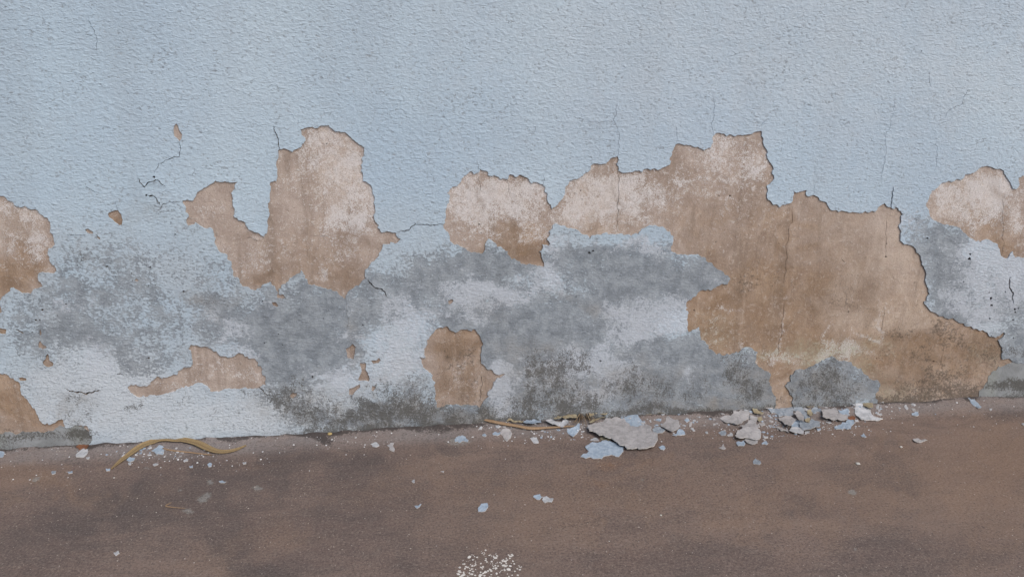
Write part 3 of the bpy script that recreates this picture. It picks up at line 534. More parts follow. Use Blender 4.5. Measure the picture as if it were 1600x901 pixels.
crease = np.exp(-(np.clip(d, 0, None)/(.007+.020*np.clip(fbm(x_*6+2, d*0, 4, 5)*2-.75, 0, 1)))**2)*(.15+1.0*fbm(x_*21+2, d*0, 3, 5))
far_dark = np.clip((fbm(x_*1.3+7, y_*2.1+3, 4, 3)-.5)*3, 0, 1)*.5*(1-near)
gmould = field(u, v, [(100,690,60,8,.8),(145,696,16,6,.9),(30,694,40,5,.6),(505,686,22,6,.9),(470,680,40,6,.6),(900,652,90,7,.85),(1120,646,50,7,.9),(1080,640,60,6,.7),(350,686,60,4,.6),(600,675,200,4,.5),(960,648,40,7,.8),(1340,632,60,4,.6),(1450,640,30,5,.3),(1515,628,10,5,.6),(1115,656,20,5,.5)], 5, 3)*near
ground = make_mesh('ground', np.stack([x_, y_, gz(x_, y_)], 1), Fg, M['ground'], None, True,
    dict(dark=np.clip(field(u, v, GDARK, 22, 1, .3)*near+far_dark, 0, 1), warm=field(u, v, GWARM, 22, 2, .35)*near, spot=field(u, v, GSPOT, 2, 3)*near, rust=field(u, v, GRUST, 5, 4)*near,
         strip=np.clip(strip, 0, 1)*(d > -.02), mould=np.clip(crease+gmould, 0, 1)*(d > -.02)))
tag(ground, kind='structure')

# ------------------------------------------------------------------ chips, leaves and litter lying on the ground
def z_at(x, y): return float(gz(np.array([x]), np.array([y]))[0])
def sheet_thing(name, pts, face, label, cat, group=None, z=0.0, tilt=0.0, curl=.15, crumple=.0007, th=.0011, seed=0, edge='edge', step=1.7, rise=None):
    """a broken flat piece: outline at its place on the ground, own thickness, slightly curled"""
    out = on_ground(rag(pts, step, .12, seed=seed+500), .002+z)
    tilt *= .34; curl *= .55
    c = out.mean(0); L = out-c; size = max(np.ptp(L[:, 0]), np.ptp(L[:, 1])); r = np.random.RandomState(seed+900)
    st = max(size/11, .0022); lo = L.min(0); hi = L.max(0)
    gx, gy = np.meshgrid(np.arange(lo[0]+st/2, hi[0], st), np.arange(lo[1]+st/2, hi[1], st)); g = np.stack([gx.ravel(), gy.ravel()], 1)
    g = g+(r.rand(*g.shape)-.5)*st*.5; g = g[inside(g, L)] if len(g) else np.zeros((0, 2))
    V, T = cdt(g, [L]); T = T[inside(V[T].mean(1), L)]
    a = np.cross(V[T[:, 1]]-V[T[:, 0]], V[T[:, 2]]-V[T[:, 0]]); T = T[np.abs(a) > 1e-12]; a = a[np.abs(a) > 1e-12]; T[a < 0] = T[a < 0][:, ::-1]
    V, T = compact(V, T)
    ang = r.rand()*math.pi if rise is None else rise; s = V@np.array([math.cos(ang), math.sin(ang)])
    h = curl*s*s/max(size, 1e-4)*2+crumple*2*(fbm(V[:, 0]*120+seed, V[:, 1]*120, 3, seed % 9)-.5)+crumple*3*(fbm(V[:, 0]*35+seed, V[:, 1]*35, 2, seed % 7)-.5)
    h = h+tilt*(V[:, 1]-V[:, 1].min())
    h = h-h.min(); gnd = gz(V[:, 0]+c[0], V[:, 1]+c[1]); base = float(gnd.min())
    th_ = th*(.85+.3*r.rand())
    zt = np.maximum(h+z+th_, gnd-base+th_*.8)
    n = len(V); top = np.c_[V, zt]; bot = np.c_[V, zt-th_]
    E = boundary(T); R = np.vstack([np.stack([2*n+E[:, 1], 2*n+E[:, 0], 3*n+E[:, 0]], 1), np.stack([2*n+E[:, 1], 3*n+E[:, 0], 3*n+E[:, 1]], 1)])
    allV = np.vstack([top, bot, top, bot]); allF = np.vstack([T, T[:, ::-1]+n, R])
    back = 'beige' if face in ('blue', 'grey', 'white') else ('blue' if face == 'beige' else face)
    o = make_mesh(name, allV, allF, None, None, np.r_[np.ones(2*len(T), bool), np.zeros(len(R), bool)], None,
                  [M[face], M[back], M[edge]], np.r_[np.zeros(len(T)), np.ones(len(T)), np.full(len(R), 2)].astype(int))
    o.location = (c[0], c[1], base)
    return tag(o, label, cat, group)
def S(x0, y0, k, pts): return [(x0+a/k, y0+b/k) for a, b in pts]
A = lambda p: S(880, 600, 5.0, p)
B = lambda p: S(1100, 600, 5.3333, p)
Rr = lambda p: S(1300, 600, 5.3333, p)
Lf = lambda p: S(0, 640, 3.4525, p)
Md = lambda p: S(400, 640, 3.2, p)
Pd = lambda p: S(740, 630, 7.2727, p)
G_ = 'paint chips fallen along the foot of the wall'
CH = [ # outline, face, label, keyword args
 (A([(170,485),(230,450),(330,435),(400,455),(475,478),(470,520),(435,560),(330,555),(305,575),(215,565),(175,575),(135,560),(190,530),(200,520)]),'blue','large flat blue paint chip lying in front of the biggest beige slab',dict(curl=.05,tilt=.04)),
 (A([(440,265),(460,240),(455,225),(520,230),(560,255),(600,285),(640,300),(630,330),(530,345),(490,310)]),'blue','blue paint chip standing up behind the biggest beige slab',dict(tilt=.28,z=.001,curl=.1)),
 (A([(190,345),(230,325),(300,300),(380,280),(400,268),(440,275),(490,300),(530,330),(600,330),(650,325),(690,350),(700,385),(735,400),(740,440),(700,490),(650,500),(580,490),(480,478),(420,455),(350,425),(260,395),(205,380)]),'beige','biggest slab of fallen plaster, beige back upward, beside the dead grass tuft',dict(z=.006,curl=.14,tilt=.03,th=.0019,crumple=.0009,rise=0.1)),
 (A([(760,325),(800,290),(815,258),(850,275),(895,285),(895,345),(850,375),(825,360)]),'beige','pale squarish plaster chip just right of the biggest slab',dict(z=.004,tilt=.12,curl=.2)),
 (A([(850,395),(905,352),(950,370),(955,388),(880,402)]),'blue','small blue chip tucked under the pale squarish plaster chip',dict(z=0)),
 (A([(30,355),(75,350),(130,325),(128,355),(95,395),(75,415),(35,385)]),'blue','triangular blue chip left of the dead grass tuft',dict(tilt=.05)),
 (A([(745,480),(775,472),(800,490),(790,505),(760,503)]),'blue','tiny blue chip at the front right corner of the biggest slab',{}),
 (A([(695,350),(740,335),(800,350),(775,378),(715,382)]),'grey','grey blue chip between the biggest slab and the pale squarish chip',{}),
 (A([(985,305),(1010,300),(1000,330),(985,333)]),'beige','tiny upright beige sliver near the wall right of the pale squarish chip',dict(tilt=.3)),
 (A([(945,290),(975,282),(988,295),(965,307)]),'blue','tiny blue chip by the wall next to the upright beige sliver',{}),
 (A([(1108,368),(1125,366),(1133,380),(1120,384)]),'white','tiny white chip alone between the two main heaps',{}),
 (A([(1003,350),(1020,348),(1032,360),(1015,364)]),'white','tiny white chip below the upright beige sliver',{}),
 (A([(210,430),(240,415),(270,420),(280,436),(240,440)]),'white','white sliver under the left end of the biggest slab',{}),
 (A([(290,415),(330,405),(370,425),(340,440),(300,436)]),'olive','yellowish curled bit under the left end of the biggest slab',dict(crumple=.002,curl=.5)),
 # heap in front of the grey stained island
 (B([(540,240),(630,225),(650,190),(740,200),(745,265),(700,282),(620,282),(560,262)]),'grey','wide slate grey chip at the back of the right heap',dict(tilt=.22,z=.002)),
 (B([(490,210),(500,180),(600,172),(635,215),(560,228),(500,225)]),'beige','rough pale chip leaning on the wall at the back left of the heap',dict(tilt=.5,z=.003)),
 (B([(740,230),(760,185),(800,190),(870,250),(880,290),(840,292),(780,250)]),'grey','slate chip leaning at the back middle of the right heap',dict(tilt=.3,z=.004)),
 (B([(870,238),(900,225),(975,222),(980,250),(910,262)]),'grey','thin grey chip at the wall between the heap middle and the wide beige chip',dict(tilt=.2)),
 (B([(640,172),(700,168),(760,190),(740,208),(700,200)]),'olive','curled yellowish shred at the wall above the slate chips',dict(crumple=.002,curl=.6,z=.006)),
 (B([(820,200),(870,190),(960,185),(1040,190),(1030,203),(930,205),(850,212)]),'olive','long yellowish shred along the wall behind the right heap',dict(crumple=.002,curl=.2,z=.003)),
 (B([(620,280),(700,272),(775,290),(745,320),(725,355),(670,338)]),'beige','beige chip in the middle of the right heap under the small pale one',dict(z=.006,tilt=.1,curl=.25)),
 (B([(725,325),(790,298),(835,330),(805,362),(740,358)]),'blue','bright blue chip in the middle of the right heap',dict(z=.003)),
 (B([(795,325),(870,310),(900,290),(960,305),(968,355),(870,375),(830,382),(800,352)]),'grey','wide grey blue chip at the front right of the heap middle',dict(z=.006,tilt=.06,curl=.2)),
 (B([(750,250),(800,235),(832,270),(830,308),(790,290)]),'beige','small pale pinkish chip topmost in the middle of the right heap',dict(z=.013,tilt=.2)),
 (B([(838,290),(885,290),(882,318),(850,312)]),'olive','yellowish bit right of the small pale topmost chip',dict(z=.010,crumple=.0015)),
 (B([(585,355),(620,350),(650,357),(700,378),(705,402),(640,385)]),'beige','thin beige chip at the front left of the heap middle',dict(z=.002)),
 (B([(708,388),(730,355),(790,358),(832,388),(830,412),(760,402)]),'white','pale rounded chip at the very front of the right heap',dict(z=.004,curl=.2)),
 (B([(838,400),(845,388),(882,390),(860,407)]),'white','tiny white chip right of the pale rounded chip',{}),
 (B([(940,365),(975,362),(972,380),(945,383)]),'blue','tiny pale blue chip below the wide grey blue chip',{}),
 (B([(130,285),(190,268),(245,255),(247,222),(330,225),(382,235),(388,285),(345,302),(290,337),(240,325),(180,320)]),'beige','large rough beige chip at the left end of the right heap',dict(z=.004,tilt=.10,curl=.15,crumple=.001)),
 (B([(385,262),(447,272),(440,302),(420,335),(392,302)]),'beige','narrow beige chip touching the right side of the large rough chip',dict(z=.006,tilt=.15)),
 (B([(300,342),(370,303),(430,308),(468,350),(440,370),(370,362),(320,352)]),'beige','beige chip second from the top of the left column of chips',dict(z=.007,tilt=.12)),
 (B([(257,428),(300,380),(350,363),(440,368),(475,402),(460,457),(400,455),(340,445),(290,460)]),'beige','roundish beige chip in the middle of the left column of chips',dict(z=.004,curl=.2,crumple=.001)),
 (B([(332,465),(370,448),(445,462),(447,487),(400,502),(360,487)]),'beige','pale chip at the front end of the left column of chips',dict(z=.001,curl=.25)),
 (B([(268,480),(330,470),(345,490),(330,512),(285,514)]),'blue','small blue chip beside the front end of the left column',{}),
 (B([(480,487),(520,472),(538,485),(525,500),(485,502)]),'blue','small pale blue chip right of the front end of the left column',{}),
 (B([(500,437),(535,430),(535,443),(505,446)]),'white','tiny white sliver right of the roundish beige chip',{}),
 (B([(455,325),(500,318),(512,335),(480,350)]),'beige','small brownish chip right of the left column',dict(tilt=.1)),
 (B([(193,418),(240,410),(242,425),(200,428)]),'white','thin white sliver left of the roundish beige chip',{}),
 (B([(120,398),(150,383),(187,400),(180,422),(145,422)]),'grey','small dark slate chip left of the column of beige chips',{}),
 (B([(122,525),(165,493),(184,527),(160,537)]),'beige','small triangular beige chip in front of the dark slate chip',{}),
 (B([(410,635),(430,610),(477,650),(440,660),(412,658)]),'grey','triangular blue grey chip lying alone out on the paving',{}),
 (B([(975,225),(1040,214),(1100,212),(1125,245),(1202,270),(1195,290),(1080,305),(1040,285),(985,280)]),'beige','wide beige chip with a white front edge in the right heap',dict(z=.006,tilt=.2,curl=.2)),
 (B([(1115,225),(1210,222),(1212,262),(1150,260)]),'blue','blue chip right behind the wide beige chip',dict(z=.004,tilt=.25)),
 (B([(1085,352),(1150,320),(1245,300),(1252,325),(1225,377),(1160,370),(1100,372)]),'blue','bright blue chip in front of the wide beige chip',dict(z=.001,tilt=.08)),
 (B([(1010,305),(1050,306),(1064,325),(1040,327)]),'white','small white chip under the wide beige chip',{}),
 (B([(1195,280),(1230,268),(1265,285),(1255,300),(1210,298)]),'rust','rusty brown leaf bit between the blue chip and the big jagged chip',dict(crumple=.0015)),
 (B([(1255,182),(1320,195),(1390,235),(1400,260),(1445,278),(1490,290),(1450,302),(1370,300),(1300,290),(1265,262)]),'white','big jagged pale chip at the right end of the heap',dict(z=.002,tilt=.05,curl=.08,crumple=.0012,th=.0016)),
 (B([(1310,172),(1350,168),(1402,178),(1408,205),(1370,217),(1330,200)]),'olive','ochre leaf piece behind the big jagged pale chip',dict(z=.006,tilt=.3,crumple=.0015)),
 (B([(1275,155),(1290,147),(1380,143),(1450,155),(1440,168),(1380,166)]),'grey','flat grey chip against the wall behind the ochre leaf piece',dict(tilt=.2)),
 (B([(1430,207),(1460,198),(1455,225),(1432,222)]),'white','small white chip right of the ochre leaf piece',{}),
 (B([(1475,170),(1500,175),(1490,187),(1474,184)]),'white','tiny white chip at the wall beyond the heap right end',{}),
 (B([(1440,242),(1480,248),(1482,263),(1445,260)]),'white','small pale chip right of the big jagged chip',{}),
 (B([(1305,422),(1330,408),(1355,435),(1340,443),(1320,436)]),'blue','small broken blue chip on the paving below the big jagged chip',{}),
 (Rr([(600,200),(615,193),(635,215),(620,224)]),'white','white oval chip lying alone right of the heap near the wall',{}),
 (Rr([(650,212),(690,215),(702,235),(670,228)]),'beige','thin beige chip just right of the white oval chip',{}),
 (Rr([(665,245),(715,238),(724,258),(690,267),(665,259)]),'blue','pale blue oval chip in front of the thin beige chip',{}),
 (Rr([(1125,135),(1180,150),(1245,195),(1240,207),(1200,196),(1150,168)]),'blue','slender blue grey chip by the wall near the right edge',dict(tilt=.15,z=.002)),
 (Rr([(672,456),(700,450),(720,450),(745,464),(797,470),(730,488),(690,480)]),'beige','leaf shaped beige chip alone on the paving toward the right',dict(curl=.3)),
 (Rr([(1310,209),(1335,208),(1330,221),(1312,219)]),'white','tiny white chip right of the slender blue grey chip',{}),
 (Rr([(1578,328),(1620,328),(1625,343),(1595,342)]),'white','small white chip at the right border of the view',{}),
 # left half
 (Lf([(410,247),(440,228),(475,224),(470,245),(445,259),(412,259)]),'white','white chip in front of the rusty leaf bit left of the frond',{}),
 (Lf([(-10,240),(0,236),(27,240),(20,255),(0,263)]),'blue','blue chip at the left border close to the wall',{}),
 (Lf([(275,332),(285,325),(302,328),(300,340),(280,346)]),'grey','left one of two small grey chips on the paving at far left',{}),
 (Lf([(363,331),(390,325),(392,338),(370,342)]),'blue','right one of two small grey blue chips on the paving at far left',{}),
 (Lf([(683,268),(700,255),(728,256),(724,272),(700,279)]),'blue','blue chip under the left part of the yellow frond',dict(z=.001)),
 (Lf([(690,283),(708,280),(706,293),(694,293)]),'white','white crumb in front of the blue chip under the frond',{}),
 (Lf([(818,228),(860,203),(888,213),(880,243),(845,242)]),'blue','cluster chip of pale blue flakes below the middle of the frond',dict(crumple=.0012)),
 (Lf([(823,292),(845,285),(850,295),(830,301)]),'white','pale chip below the cluster under the frond',{}),
 (Lf([(1118,290),(1130,283),(1144,289),(1140,302),(1125,306)]),'blue','rounded pale blue chip below the frond tip',{}),
 (Lf([(1020,300),(1040,296),(1040,309),(1025,309)]),'blue','tiny blue chip left of the rounded pale blue chip',{}),
 (Lf([(988,272),(1015,263),(1014,274),(995,278)]),'white','thin white sliver below the straw stem',{}),
 (Lf([(1308,281),(1328,278),(1328,289),(1313,292)]),'white','white chip right of the frond tip out on the paving',{}),
 (Lf([(1180,382),(1200,378),(1220,383),(1213,391),(1190,391)]),'blue','pale blue sliver on the dark paving below the frond tip',{}),
 (Lf([(612,768),(638,757),(645,772),(625,784)]),'white','pale angular chip out on the paving at lower left',{}),
 (Lf([(465,259),(485,256),(480,266),(468,266)]),'white','tiny white crumb right of the rusty leaf bit',{}),
 (Lf([(570,315),(594,314),(592,325),(574,327)]),'blue','pale blue bit at the pointed left end of the frond',{}),
 (Md([(993,148),(1015,134),(1045,136),(1062,150),(1060,160),(1020,164),(996,160)]),'blue','rounded blue chip lying left of the dry stalk',dict(curl=.1)),
 (Md([(573,172),(600,163),(617,178),(600,189),(583,183)]),'white','left one of a pair of small chips between seed husk and blue chip',{}),
 (Md([(656,176),(690,166),(692,208),(667,197)]),'beige','right one of a pair of small chips between seed husk and blue chip',{}),
 (Pd([(298,345),(330,320),(400,316),(437,350),(420,390),(385,420),(355,410)]),'beige','pale pentagon chip below the left part of the dry stalk',dict(tilt=.06)),
 (Pd([(214,355),(240,340),(300,340),(305,352),(270,373),(225,372)]),'blue','thin blue grey chip touching the pale pentagon chip',{}),
 (Pd([(50,328),(85,300),(102,305),(90,325)]),'white','white sliver at the left end of the dry stalk',{}),
 (Pd([(95,370),(125,355),(150,372),(130,384)]),'blue','small faint blue chip below the left end of the stalk',{}),
 (Pd([(642,390),(680,380),(715,382),(742,438),(685,445)]),'white','bright white four sided chip below the middle of the dry stalk',dict(tilt=.05)),
 (Md([(1110,492),(1125,468),(1157,463),(1160,485),(1130,506),(1112,506)]),'blue','blue chip far out on the paving below the stalk',{}),
 (Md([(1385,432),(1420,418),(1442,435),(1418,446)]),'blue','left one of two touching chips out on the paving at centre',{}),
 (Md([(1430,446),(1452,430),(1487,438),(1478,460),(1445,461)]),'white','right one of two touching chips out on the paving at centre',{}),
 (Md([(793,475),(827,470),(805,491)]),'blue','small blue triangle chip on the open paving left of centre',{}),
 (Md([(778,352),(793,345),(794,359),(784,361)]),'white','tiny white chip above the small blue triangle',{}),
 (Md([(923,304),(940,303),(937,312)]),'white','tiny white chip right above the centre of the paving',{}),
]
for i, (pts, face, lab, kw) in enumerate(CH):
    leafy = face in ('olive', 'rust'); kw = dict(kw)
    kw.setdefault('tilt', .03); 
    if leafy: kw['th'] = .0007; kw['edge'] = face
    sheet_thing('leaf_shred' if leafy else 'paint_chip', pts, face, lab, 'leaf' if leafy else 'paint chip', 'shreds of dry leaf at the foot of the wall' if leafy else G_, seed=i*3, **kw)

# rusty leaf bit, curled shreds behind the stalk and beside the tuft
SH = [(Lf([(413,217),(430,206),(450,201),(482,205),(478,219),(450,222),(430,229)]),'rust','rusty red leaf bit at the wall above the white chip',dict(crumple=.0012,curl=.4)),
 (Pd([(370,248),(400,228),(440,235),(470,250),(560,240),(570,262),(450,262)]),'olive','curled grey tan shred behind the left part of the stalk',dict(crumple=.003,curl=.4,z=.006)),
 (Pd([(560,245),(600,225),(660,235),(690,212),(760,220),(770,255),(680,270),(600,270)]),'blue','pale blue curled shred behind the middle of the stalk',dict(crumple=.003,curl=.3,z=.006)),
 (Pd([(780,250),(830,215),(900,200),(930,225),(1000,240),(1080,235),(1080,262),(900,270)]),'white','crumpled whitish shred behind the right part of the stalk',dict(crumple=.003,curl=.3,z=.006)),
 (Pd([(910,200),(960,180),(1010,200),(1090,175),(1170,170),(1180,195),(1100,205),(1040,215),(960,215)]),'olive','long wavy yellow shred at the wall left of the tuft',dict(crumple=.003,curl=.2,z=.012)),
 (Pd([(1310,240),(1360,195),(1440,180),(1500,165),(1480,190),(1400,205),(1340,245)]),'olive','ochre shred at the wall right of the tuft',dict(crumple=.002,curl=.4,z=.008)),
 (Pd([(1290,130),(1340,118),(1370,140),(1370,180),(1320,190)]),'olive','greyish leaf shred just above the ochre shred',dict(crumple=.002,curl=.4,z=.012)),
 (Pd([(1380,170),(1410,140),(1500,128),(1530,148),(1470,165)]),'olive','reddish yellow shred at the wall above the biggest slab',dict(crumple=.002,curl=.4,z=.010)),
 (A([(600,255),(640,243),(690,250),(690,262),(640,262)]),'olive','tan curled shred by the wall right of the standing blue chip',dict(crumple=.002,curl=.5,z=.002)),
 (A([(725,245),(760,238),(795,242),(785,265),(735,262)]),'olive','yellow shred by the wall above the pale squarish chip',dict(crumple=.002,curl=.5,z=.002)),
 (B([(400,218),(430,215),(470,240),(495,262),(480,272),(440,262),(405,245)]),'olive','pale yellow shred beside the large rough beige chip',dict(crumple=.002,curl=.3,z=.006)),
 (B([(440,285),(480,280),(490,300),(460,322),(445,305)]),'olive','olive shred right of the narrow beige chip',dict(crumple=.002,curl=.3,z=.002)),
 (B([(860,225),(890,215),(905,240),(880,275),(862,255)]),'olive','brownish yellow shred among the slate chips',dict(crumple=.002,curl=.3,z=.008)),
]
for i, (pts, face, lab, kw) in enumerate(SH):
    sheet_thing('leaf_shred', pts, face, lab, 'leaf', 'shreds of dry leaf at the foot of the wall', seed=300+i*3, edge=face, th=.0007, **kw)

def ribbon(name, cl, wd, mat, parent=None, fold=.25, thick=.0012, zbase=.002, arch=0.0, nseg=48, wav=0.0, seed=0, tube=False):
    """a long dry leaf or stalk: centre line on the ground, width per point (m), folded cross-section with thickness"""
    c = on_ground(cl, zbase+.002); d0 = np.r_[0, np.cumsum(np.hypot(*np.diff(c, axis=0).T))]; t = np.linspace(0, d0[-1], nseg)
    def cr(yv):   # smooth resample
        q = np.interp(t, d0, yv)
        for _ in range(3): q[1:-1] = (q[:-2]+2*q[1:-1]+q[2:])/4
        return q
    P = np.stack([cr(c[:, 0]), cr(c[:, 1])], 1); wv = cr(np.array(wd, float)); d = np.gradient(P, axis=0); d /= np.hypot(d[:, 0], d[:, 1])[:, None]; nr = np.stack([-d[:, 1], d[:, 0]], 1)
    na = 7; al = np.linspace(-1, 1, na); V = []; ac = []; lo = []; r = np.random.RandomState(seed)
    o0 = P[nseg//2].copy()
    for side in (0, 1):
        for i in range(nseg):
            s = i/(nseg-1); zz = gz(P[i, 0:1], P[i, 1:2])[0]+zbase+arch*math.sin(math.pi*s)+wav*(fbm(np.array([s*7+seed]), np.array([1.]), 2, 1)[0]-.5)*2
            for a in al:
                q = P[i]+nr[i]*a*wv[i]/2
                prof = (math.sqrt(max(0, 1-a*a))*fold*wv[i]) if tube else (abs(a)*fold*wv[i]+.06*wv[i]*math.sin(a*5+s*9))
                z = zz+prof if side == 0 else (zz-(math.sqrt(max(0, 1-a*a))*fold*wv[i] if tube else thick-prof))
                V.append((q[0]-o0[0], q[1]-o0[1], max(z, 0.0005))); ac.append(a); lo.append(s*d0[-1]*40)
    def id_(sd_, i, j): return sd_*nseg*na+i*na+j
    Fq = []
    for i in range(nseg-1):
        for j in range(na-1):
            Fq.append((id_(0, i, j), id_(0, i+1, j), id_(0, i+1, j+1), id_(0, i, j+1))); Fq.append((id_(1, i, j), id_(1, i, j+1), id_(1, i+1, j+1), id_(1, i+1, j)))
        for j in (0, na-1): Fq.append((id_(0, i, j), id_(1, i, j), id_(1, i+1, j), id_(0, i+1, j)))
    for i in (0, nseg-1):
        for j in range(na-1): Fq.append((id_(0, i, j), id_(0, i, j+1), id_(1, i, j+1), id_(1, i, j)))
    o = make_mesh(name, V, Fq, mat, parent, True, dict(across=ac, along=lo)); o.location = (o0[0], o0[1], 0)
    return o
fr = Lf([(598,313),(620,295),(650,270),(700,240),(750,212),(800,195),(850,183),(900,178),(960,177),(1020,182),(1070,192),(1110,208),(1150,221),(1190,228),(1240,223),(1290,210),(1328,194)])
tag(ribbon('dry_frond', fr, np.array([3,10,17,22,25,26,26,26,27,28,30,30,26,22,17,11,4])*.00076, M['frond'], arch=.0, fold=.10, seed=3), 'long curved yellow brown dry leaf lying along the wall', 'leaf')
tag(ribbon('straw_stem', Lf([(880,213),(895,218),(960,224),(1030,229),(1100,236),(1142,240)]), np.array([.003,.0035,.0035,.003,.003,.002]), M['stalk'], fold=.5, tube=True, nseg=20), 'thin pale straw stem under the curved yellow leaf', 'stem')
tag(ribbon('grass_sprig', Lf([(925,493),(905,503),(888,511),(900,515),(940,520),(1000,525)]), np.array([.001,.002,.0024,.0026,.002,.0008]), M['stalk'], fold=.4, tube=True, nseg=30), 'thin bent yellow grass blade on the dark paving', 'grass blade')
tag(ribbon('dry_stalk', Pd([(60,228),(120,240),(240,262),(380,275),(500,285),(600,298),(680,300),(780,293),(900,285),(1020,277),(1145,268)]), np.array([.006,.009,.010,.010,.0095,.0105,.011,.008,.006,.005,.003]), M['stalk'], fold=.34, tube=True, zbase=.005), 'long tan brown dry stalk lying against the foot of the wall', 'stalk')
tag(ribbon('twig', Rr([(1100,98),(1120,112),(1140,125),(1160,133)]), np.array([.0015,.002,.002,.001]), M['stalk'], fold=.5, tube=True, zbase=.006, nseg=12), 'short dark twig touching the slender blue grey chip', 'twig')

# dead grass tuft
tc = on_ground([(910, 658)], .0)[0]; tuft = bpy.data.objects.new('grass_tuft', None); tuft.location = (tc[0], tc[1]+.012, z_at(tc[0], tc[1])); tuft.empty_display_size = .02; col.objects.link(tuft)
tag(tuft, 'dead brown grass tuft sprouting at the wall beside the biggest slab', 'grass tuft')
def blade(pts, w0, parent):
    V = []; Fc = []; n = len(pts)
    for i, p in enumerate(pts):
        p = np.array(p); q = np.array(pts[min(i+1, n-1)])-np.array(pts[max(i-1, 0)]); sdv = np.cross(q, [0, -.4, 1.0]); L = np.linalg.norm(sdv); sdv = sdv/L if L > 1e-9 else np.array([1, 0, 0])
        ww = w0*(1-.8*(i/(n-1))**2)/2; up = np.cross(sdv, q); up = up/(np.linalg.norm(up)+1e-9)
        V += [tuple(p-sdv*ww), tuple(p+up*ww*.5), tuple(p+sdv*ww), tuple(p-up*ww*.4)]
    for i in range(n-1):
        for j in range(4): Fc.append((i*4+j, i*4+(j+1) % 4, (i+1)*4+(j+1) % 4, (i+1)*4+j))
    Fc += [(3, 2, 1, 0), tuple((n-1)*4+j for j in range(4))]
    return make_mesh('blade', V, Fc, M['fibre'], parent, True)
rr = random.Random(5)
for k in range(44):
    a = rr.uniform(-math.pi, 0) if k < 32 else rr.uniform(-2.4, -.7); L = rr.uniform(.018, .05) if k < 32 else rr.uniform(.05, .075); hgt = rr.uniform(.003, .015)
    pts = []
    for i in range(6):
        s = i/5; x = math.cos(a)*L*s*.8+.002*math.sin(s*6+k); y = math.sin(a)*L*s; z = hgt*math.sin(min(1, s*1.25)*math.pi*.95)+.001+rr.uniform(0, .001)
        pts.append((x+rr.uniform(-.0006, .0006), y, max(z, .0012)))
    blade(pts, rr.uniform(.001, .0028) if k < 32 else rr.uniform(.0025, .0045), tuft)

def lump(name, px, rx, ry, rz, mat, label, cat, seed=0, z=0.0):
    c = on_ground([px], .003)[0]; V = []; Fc = []; a, b = 14, 9; r = np.random.RandomState(seed)
    for i in range(b):
        th = math.pi*i/(b-1)
        for j in range(a):
            ph = 2*math.pi*j/a; n_ = 1+.18*(r.rand()-.5)
            V.append((rx*math.sin(th)*math.cos(ph)*n_, ry*math.sin(th)*math.sin(ph)*n_, rz*(1+math.cos(th)*n_)))
    for i in range(b-1):
        for j in range(a): Fc.append((i*a+j, (i+1)*a+j, (i+1)*a+(j+1) % a, i*a+(j+1) % a))
    o = make_mesh(name, V, Fc, mat, None, True); o.location = (c[0], c[1], z_at(*c)+z-.0006); return tag(o, label, cat)
lump('seed_husk', (515.5, 681), .0058, .006, .0026, M['seed'], 'small yellow oval seed husk at the foot of the wall', 'seed husk', 1)
lump('pebble', (1340.5, 723), .0050, .0048, .0022, M['pebble'], 'pale rounded pebble on the paving right of the heap', 'pebble', 2)
lump('pebble', (1408, 697), .0032, .0032, .002, M['pebble'], 'tiny pale pebble beside the leaf shaped beige chip', 'pebble', 3)
lump('pebble', (952, 842), .0012, .0014, .0008, M['pebble'], 'tiny round white pebble at lower middle of the paving', 'pebble', 4)
lump('pebble', (1033, 802), .0018, .002, .0011, M['pebble'], 'small bright white pebble on the open paving right of centre', 'pebble', 5)
for k_, (px, ps) in enumerate([((178, 744), 1.5)]):
    lump('pebble', px, .0018, .002, .001, M['pebble'], 'small bright white pebble below the left end of the frond', 'pebble', 6)

# crumbs of paint and mortar: nobody could count them
def crumbs(name, pts, mat, seed=0):
    r = np.random.RandomState(seed); V = []; Fc = []
    for (u_, v_, s, fl) in pts:
        c = on_ground([(u_, v_)], .001)[0]; z0 = z_at(*c); n = r.randint(4, 7); b = len(V); ph0 = r.rand()*6
        ring = [(c[0]+s*(.6+.7*r.rand())*math.cos(ph0+k*2*math.pi/n), c[1]+s*(.6+.7*r.rand())*math.sin(ph0+k*2*math.pi/n)) for k in range(n)]
        hz = s*fl
        V += [(x, y, z0-.0003) for x, y in ring]+[(c[0]+(x-c[0])*.8, c[1]+(y-c[1])*.8, z0+hz*(.6+.6*r.rand())) for x, y in ring]+[(c[0], c[1], z0+hz)]
        for k in range(n):
            k2 = (k+1) % n; Fc += [(b+k, b+k2, b+n+k2), (b+k, b+n+k2, b+n+k), (b+n+k, b+n+k2, b+2*n)]
    o = make_mesh(name, V, Fc, mat, None, False); return tag(o, kind='stuff')
def base_v(u_): return 694-u_*.0506
r_ = np.random.RandomState(42); cl = []
for k in range(330):
    u_ = r_.uniform(-40, 1640); v_ = base_v(u_)+4+abs(r_.randn())*22
    cl.append((u_, v_, abs(r_.randn())*.0007+.0006, .5))
for cx, cy, sx, sy, n in [(250,713,60,10,36),(330,722,60,12,22),(850,680,70,8,36),(1000,690,60,8,26),(1170,680,50,10,50),(1260,668,60,8,80),(1360,645,40,8,36),(780,672,40,6,26),(540,690,60,10,20),(910,668,20,6,26)]:
    for k in range(n): cl.append((cx+r_.randn()*sx/1.6, max(cy+r_.randn()*sy/1.6, base_v(cx)+5), abs(r_.randn())*.0010+.0006, .5))
o = crumbs('paint_crumbs', cl, M['crumb'], 1); tag(o, 'tiny white and pale crumbs of paint strewn along the wall foot', 'crumbs')
cl = [(r_.uniform(-40, 1640), 0, abs(r_.randn())*.00045+.00045, .5) for k in range(1900)]
cl = [(a, base_v(a)+10+r_.rand()**1.2*280, s, f) for a, _, s, f in cl]
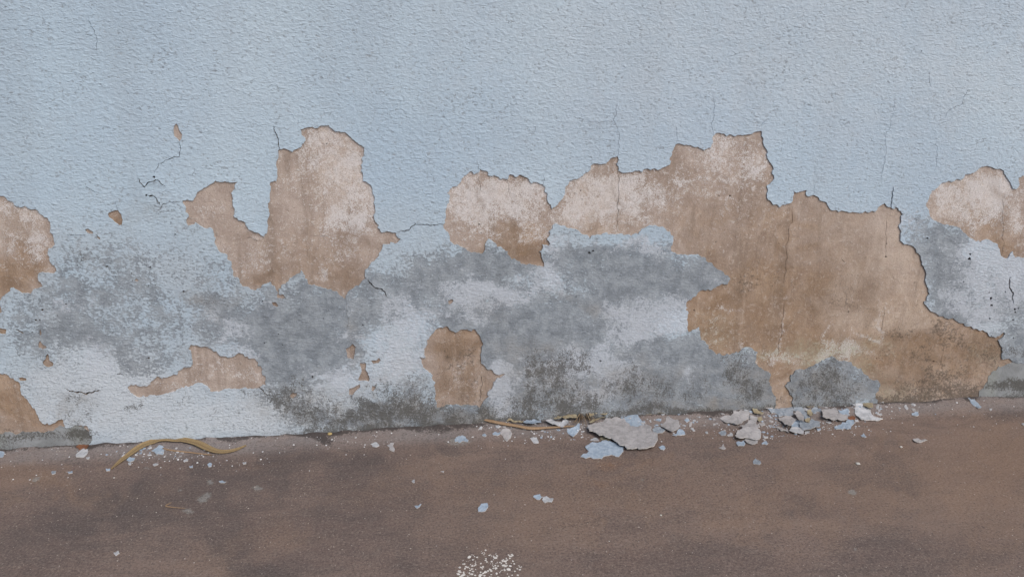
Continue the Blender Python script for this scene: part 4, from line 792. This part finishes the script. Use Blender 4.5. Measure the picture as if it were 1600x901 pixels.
o = crumbs('grit', cl, M['grit'], 2); tag(o, 'fine pale grit scattered over the whole paving', 'grit')
for nm, mt, sd_ in (('chip_fragments', M['blue'], 11), ('plaster_fragments', M['beige'], 12), ('white_fragments', M['white'], 13)):
    cl = []
    for cx, cy, sx, sy, n in [(1250,657,90,12,46),(1180,668,50,12,20),(1350,640,40,7,16),(1000,668,60,10,18),(250,706,60,7,16),(850,676,60,6,12),(1090,660,40,7,8)]:
        for k in range(n): cl.append((cx+r_.randn()*sx/1.5, max(cy+r_.randn()*sy/1.5, base_v(cx)+6), abs(r_.randn())*.0022+.0012, .28))
    o = crumbs(nm, cl, mt, sd_); tag(o, {'chip_fragments': 'small bluish fragments', 'plaster_fragments': 'small beige fragments', 'white_fragments': 'small whitish fragments'}[nm]+' of broken paint among the chips', 'fragments')
# splash of old white paint stuck to the paving near the bottom edge
cl = []
for k in range(150):
    a = r_.rand()*2*math.pi; q = r_.rand()**.55; u_ = 765+q*50*math.cos(a); v_ = 884+q*27*math.sin(a)+abs(r_.randn())*3
    cl.append((u_, v_, min(.0042, abs(r_.randn())*.0015+.0007), .2))
for (u_, v_, s) in [(724,897,.007),(755,896,.005),(798,866,.005),(730,888,.004),(810,885,.003),(742,881,.003),(782,891,.003),(755,861,.0025),(765,865,.003),(790,873,.004),(718,893,.004),(770,880,.0025)]:
    for k in range(4): cl.append((u_+r_.randn()*3, v_+r_.randn()*1.4, s*.55, .12))
o = crumbs('paint_splash', cl, M['edge'], 3); tag(o, 'splash of dried whitish paint drops on the paving near the bottom', 'paint splash')
cl = [(r_.uniform(a, b), 0, .0006+abs(r_.randn())*.0011, .8) for a, b, n in [(100,160,60),(480,530,60),(860,960,150),(1060,1160,120),(1160,1400,160),(400,860,260),(1400,1620,110),(-60,400,110)] for k in range(n)]
cl = [(a, base_v(a)-1+abs(r_.randn())*2.5, s, f) for a, _, s, f in cl]
o = crumbs('dirt_crumbs', cl, M['core'], 4); tag(o, 'dark soil crumbs gathered in the joint between wall and paving', 'dirt')
print('chips', len(CH), len(SH))
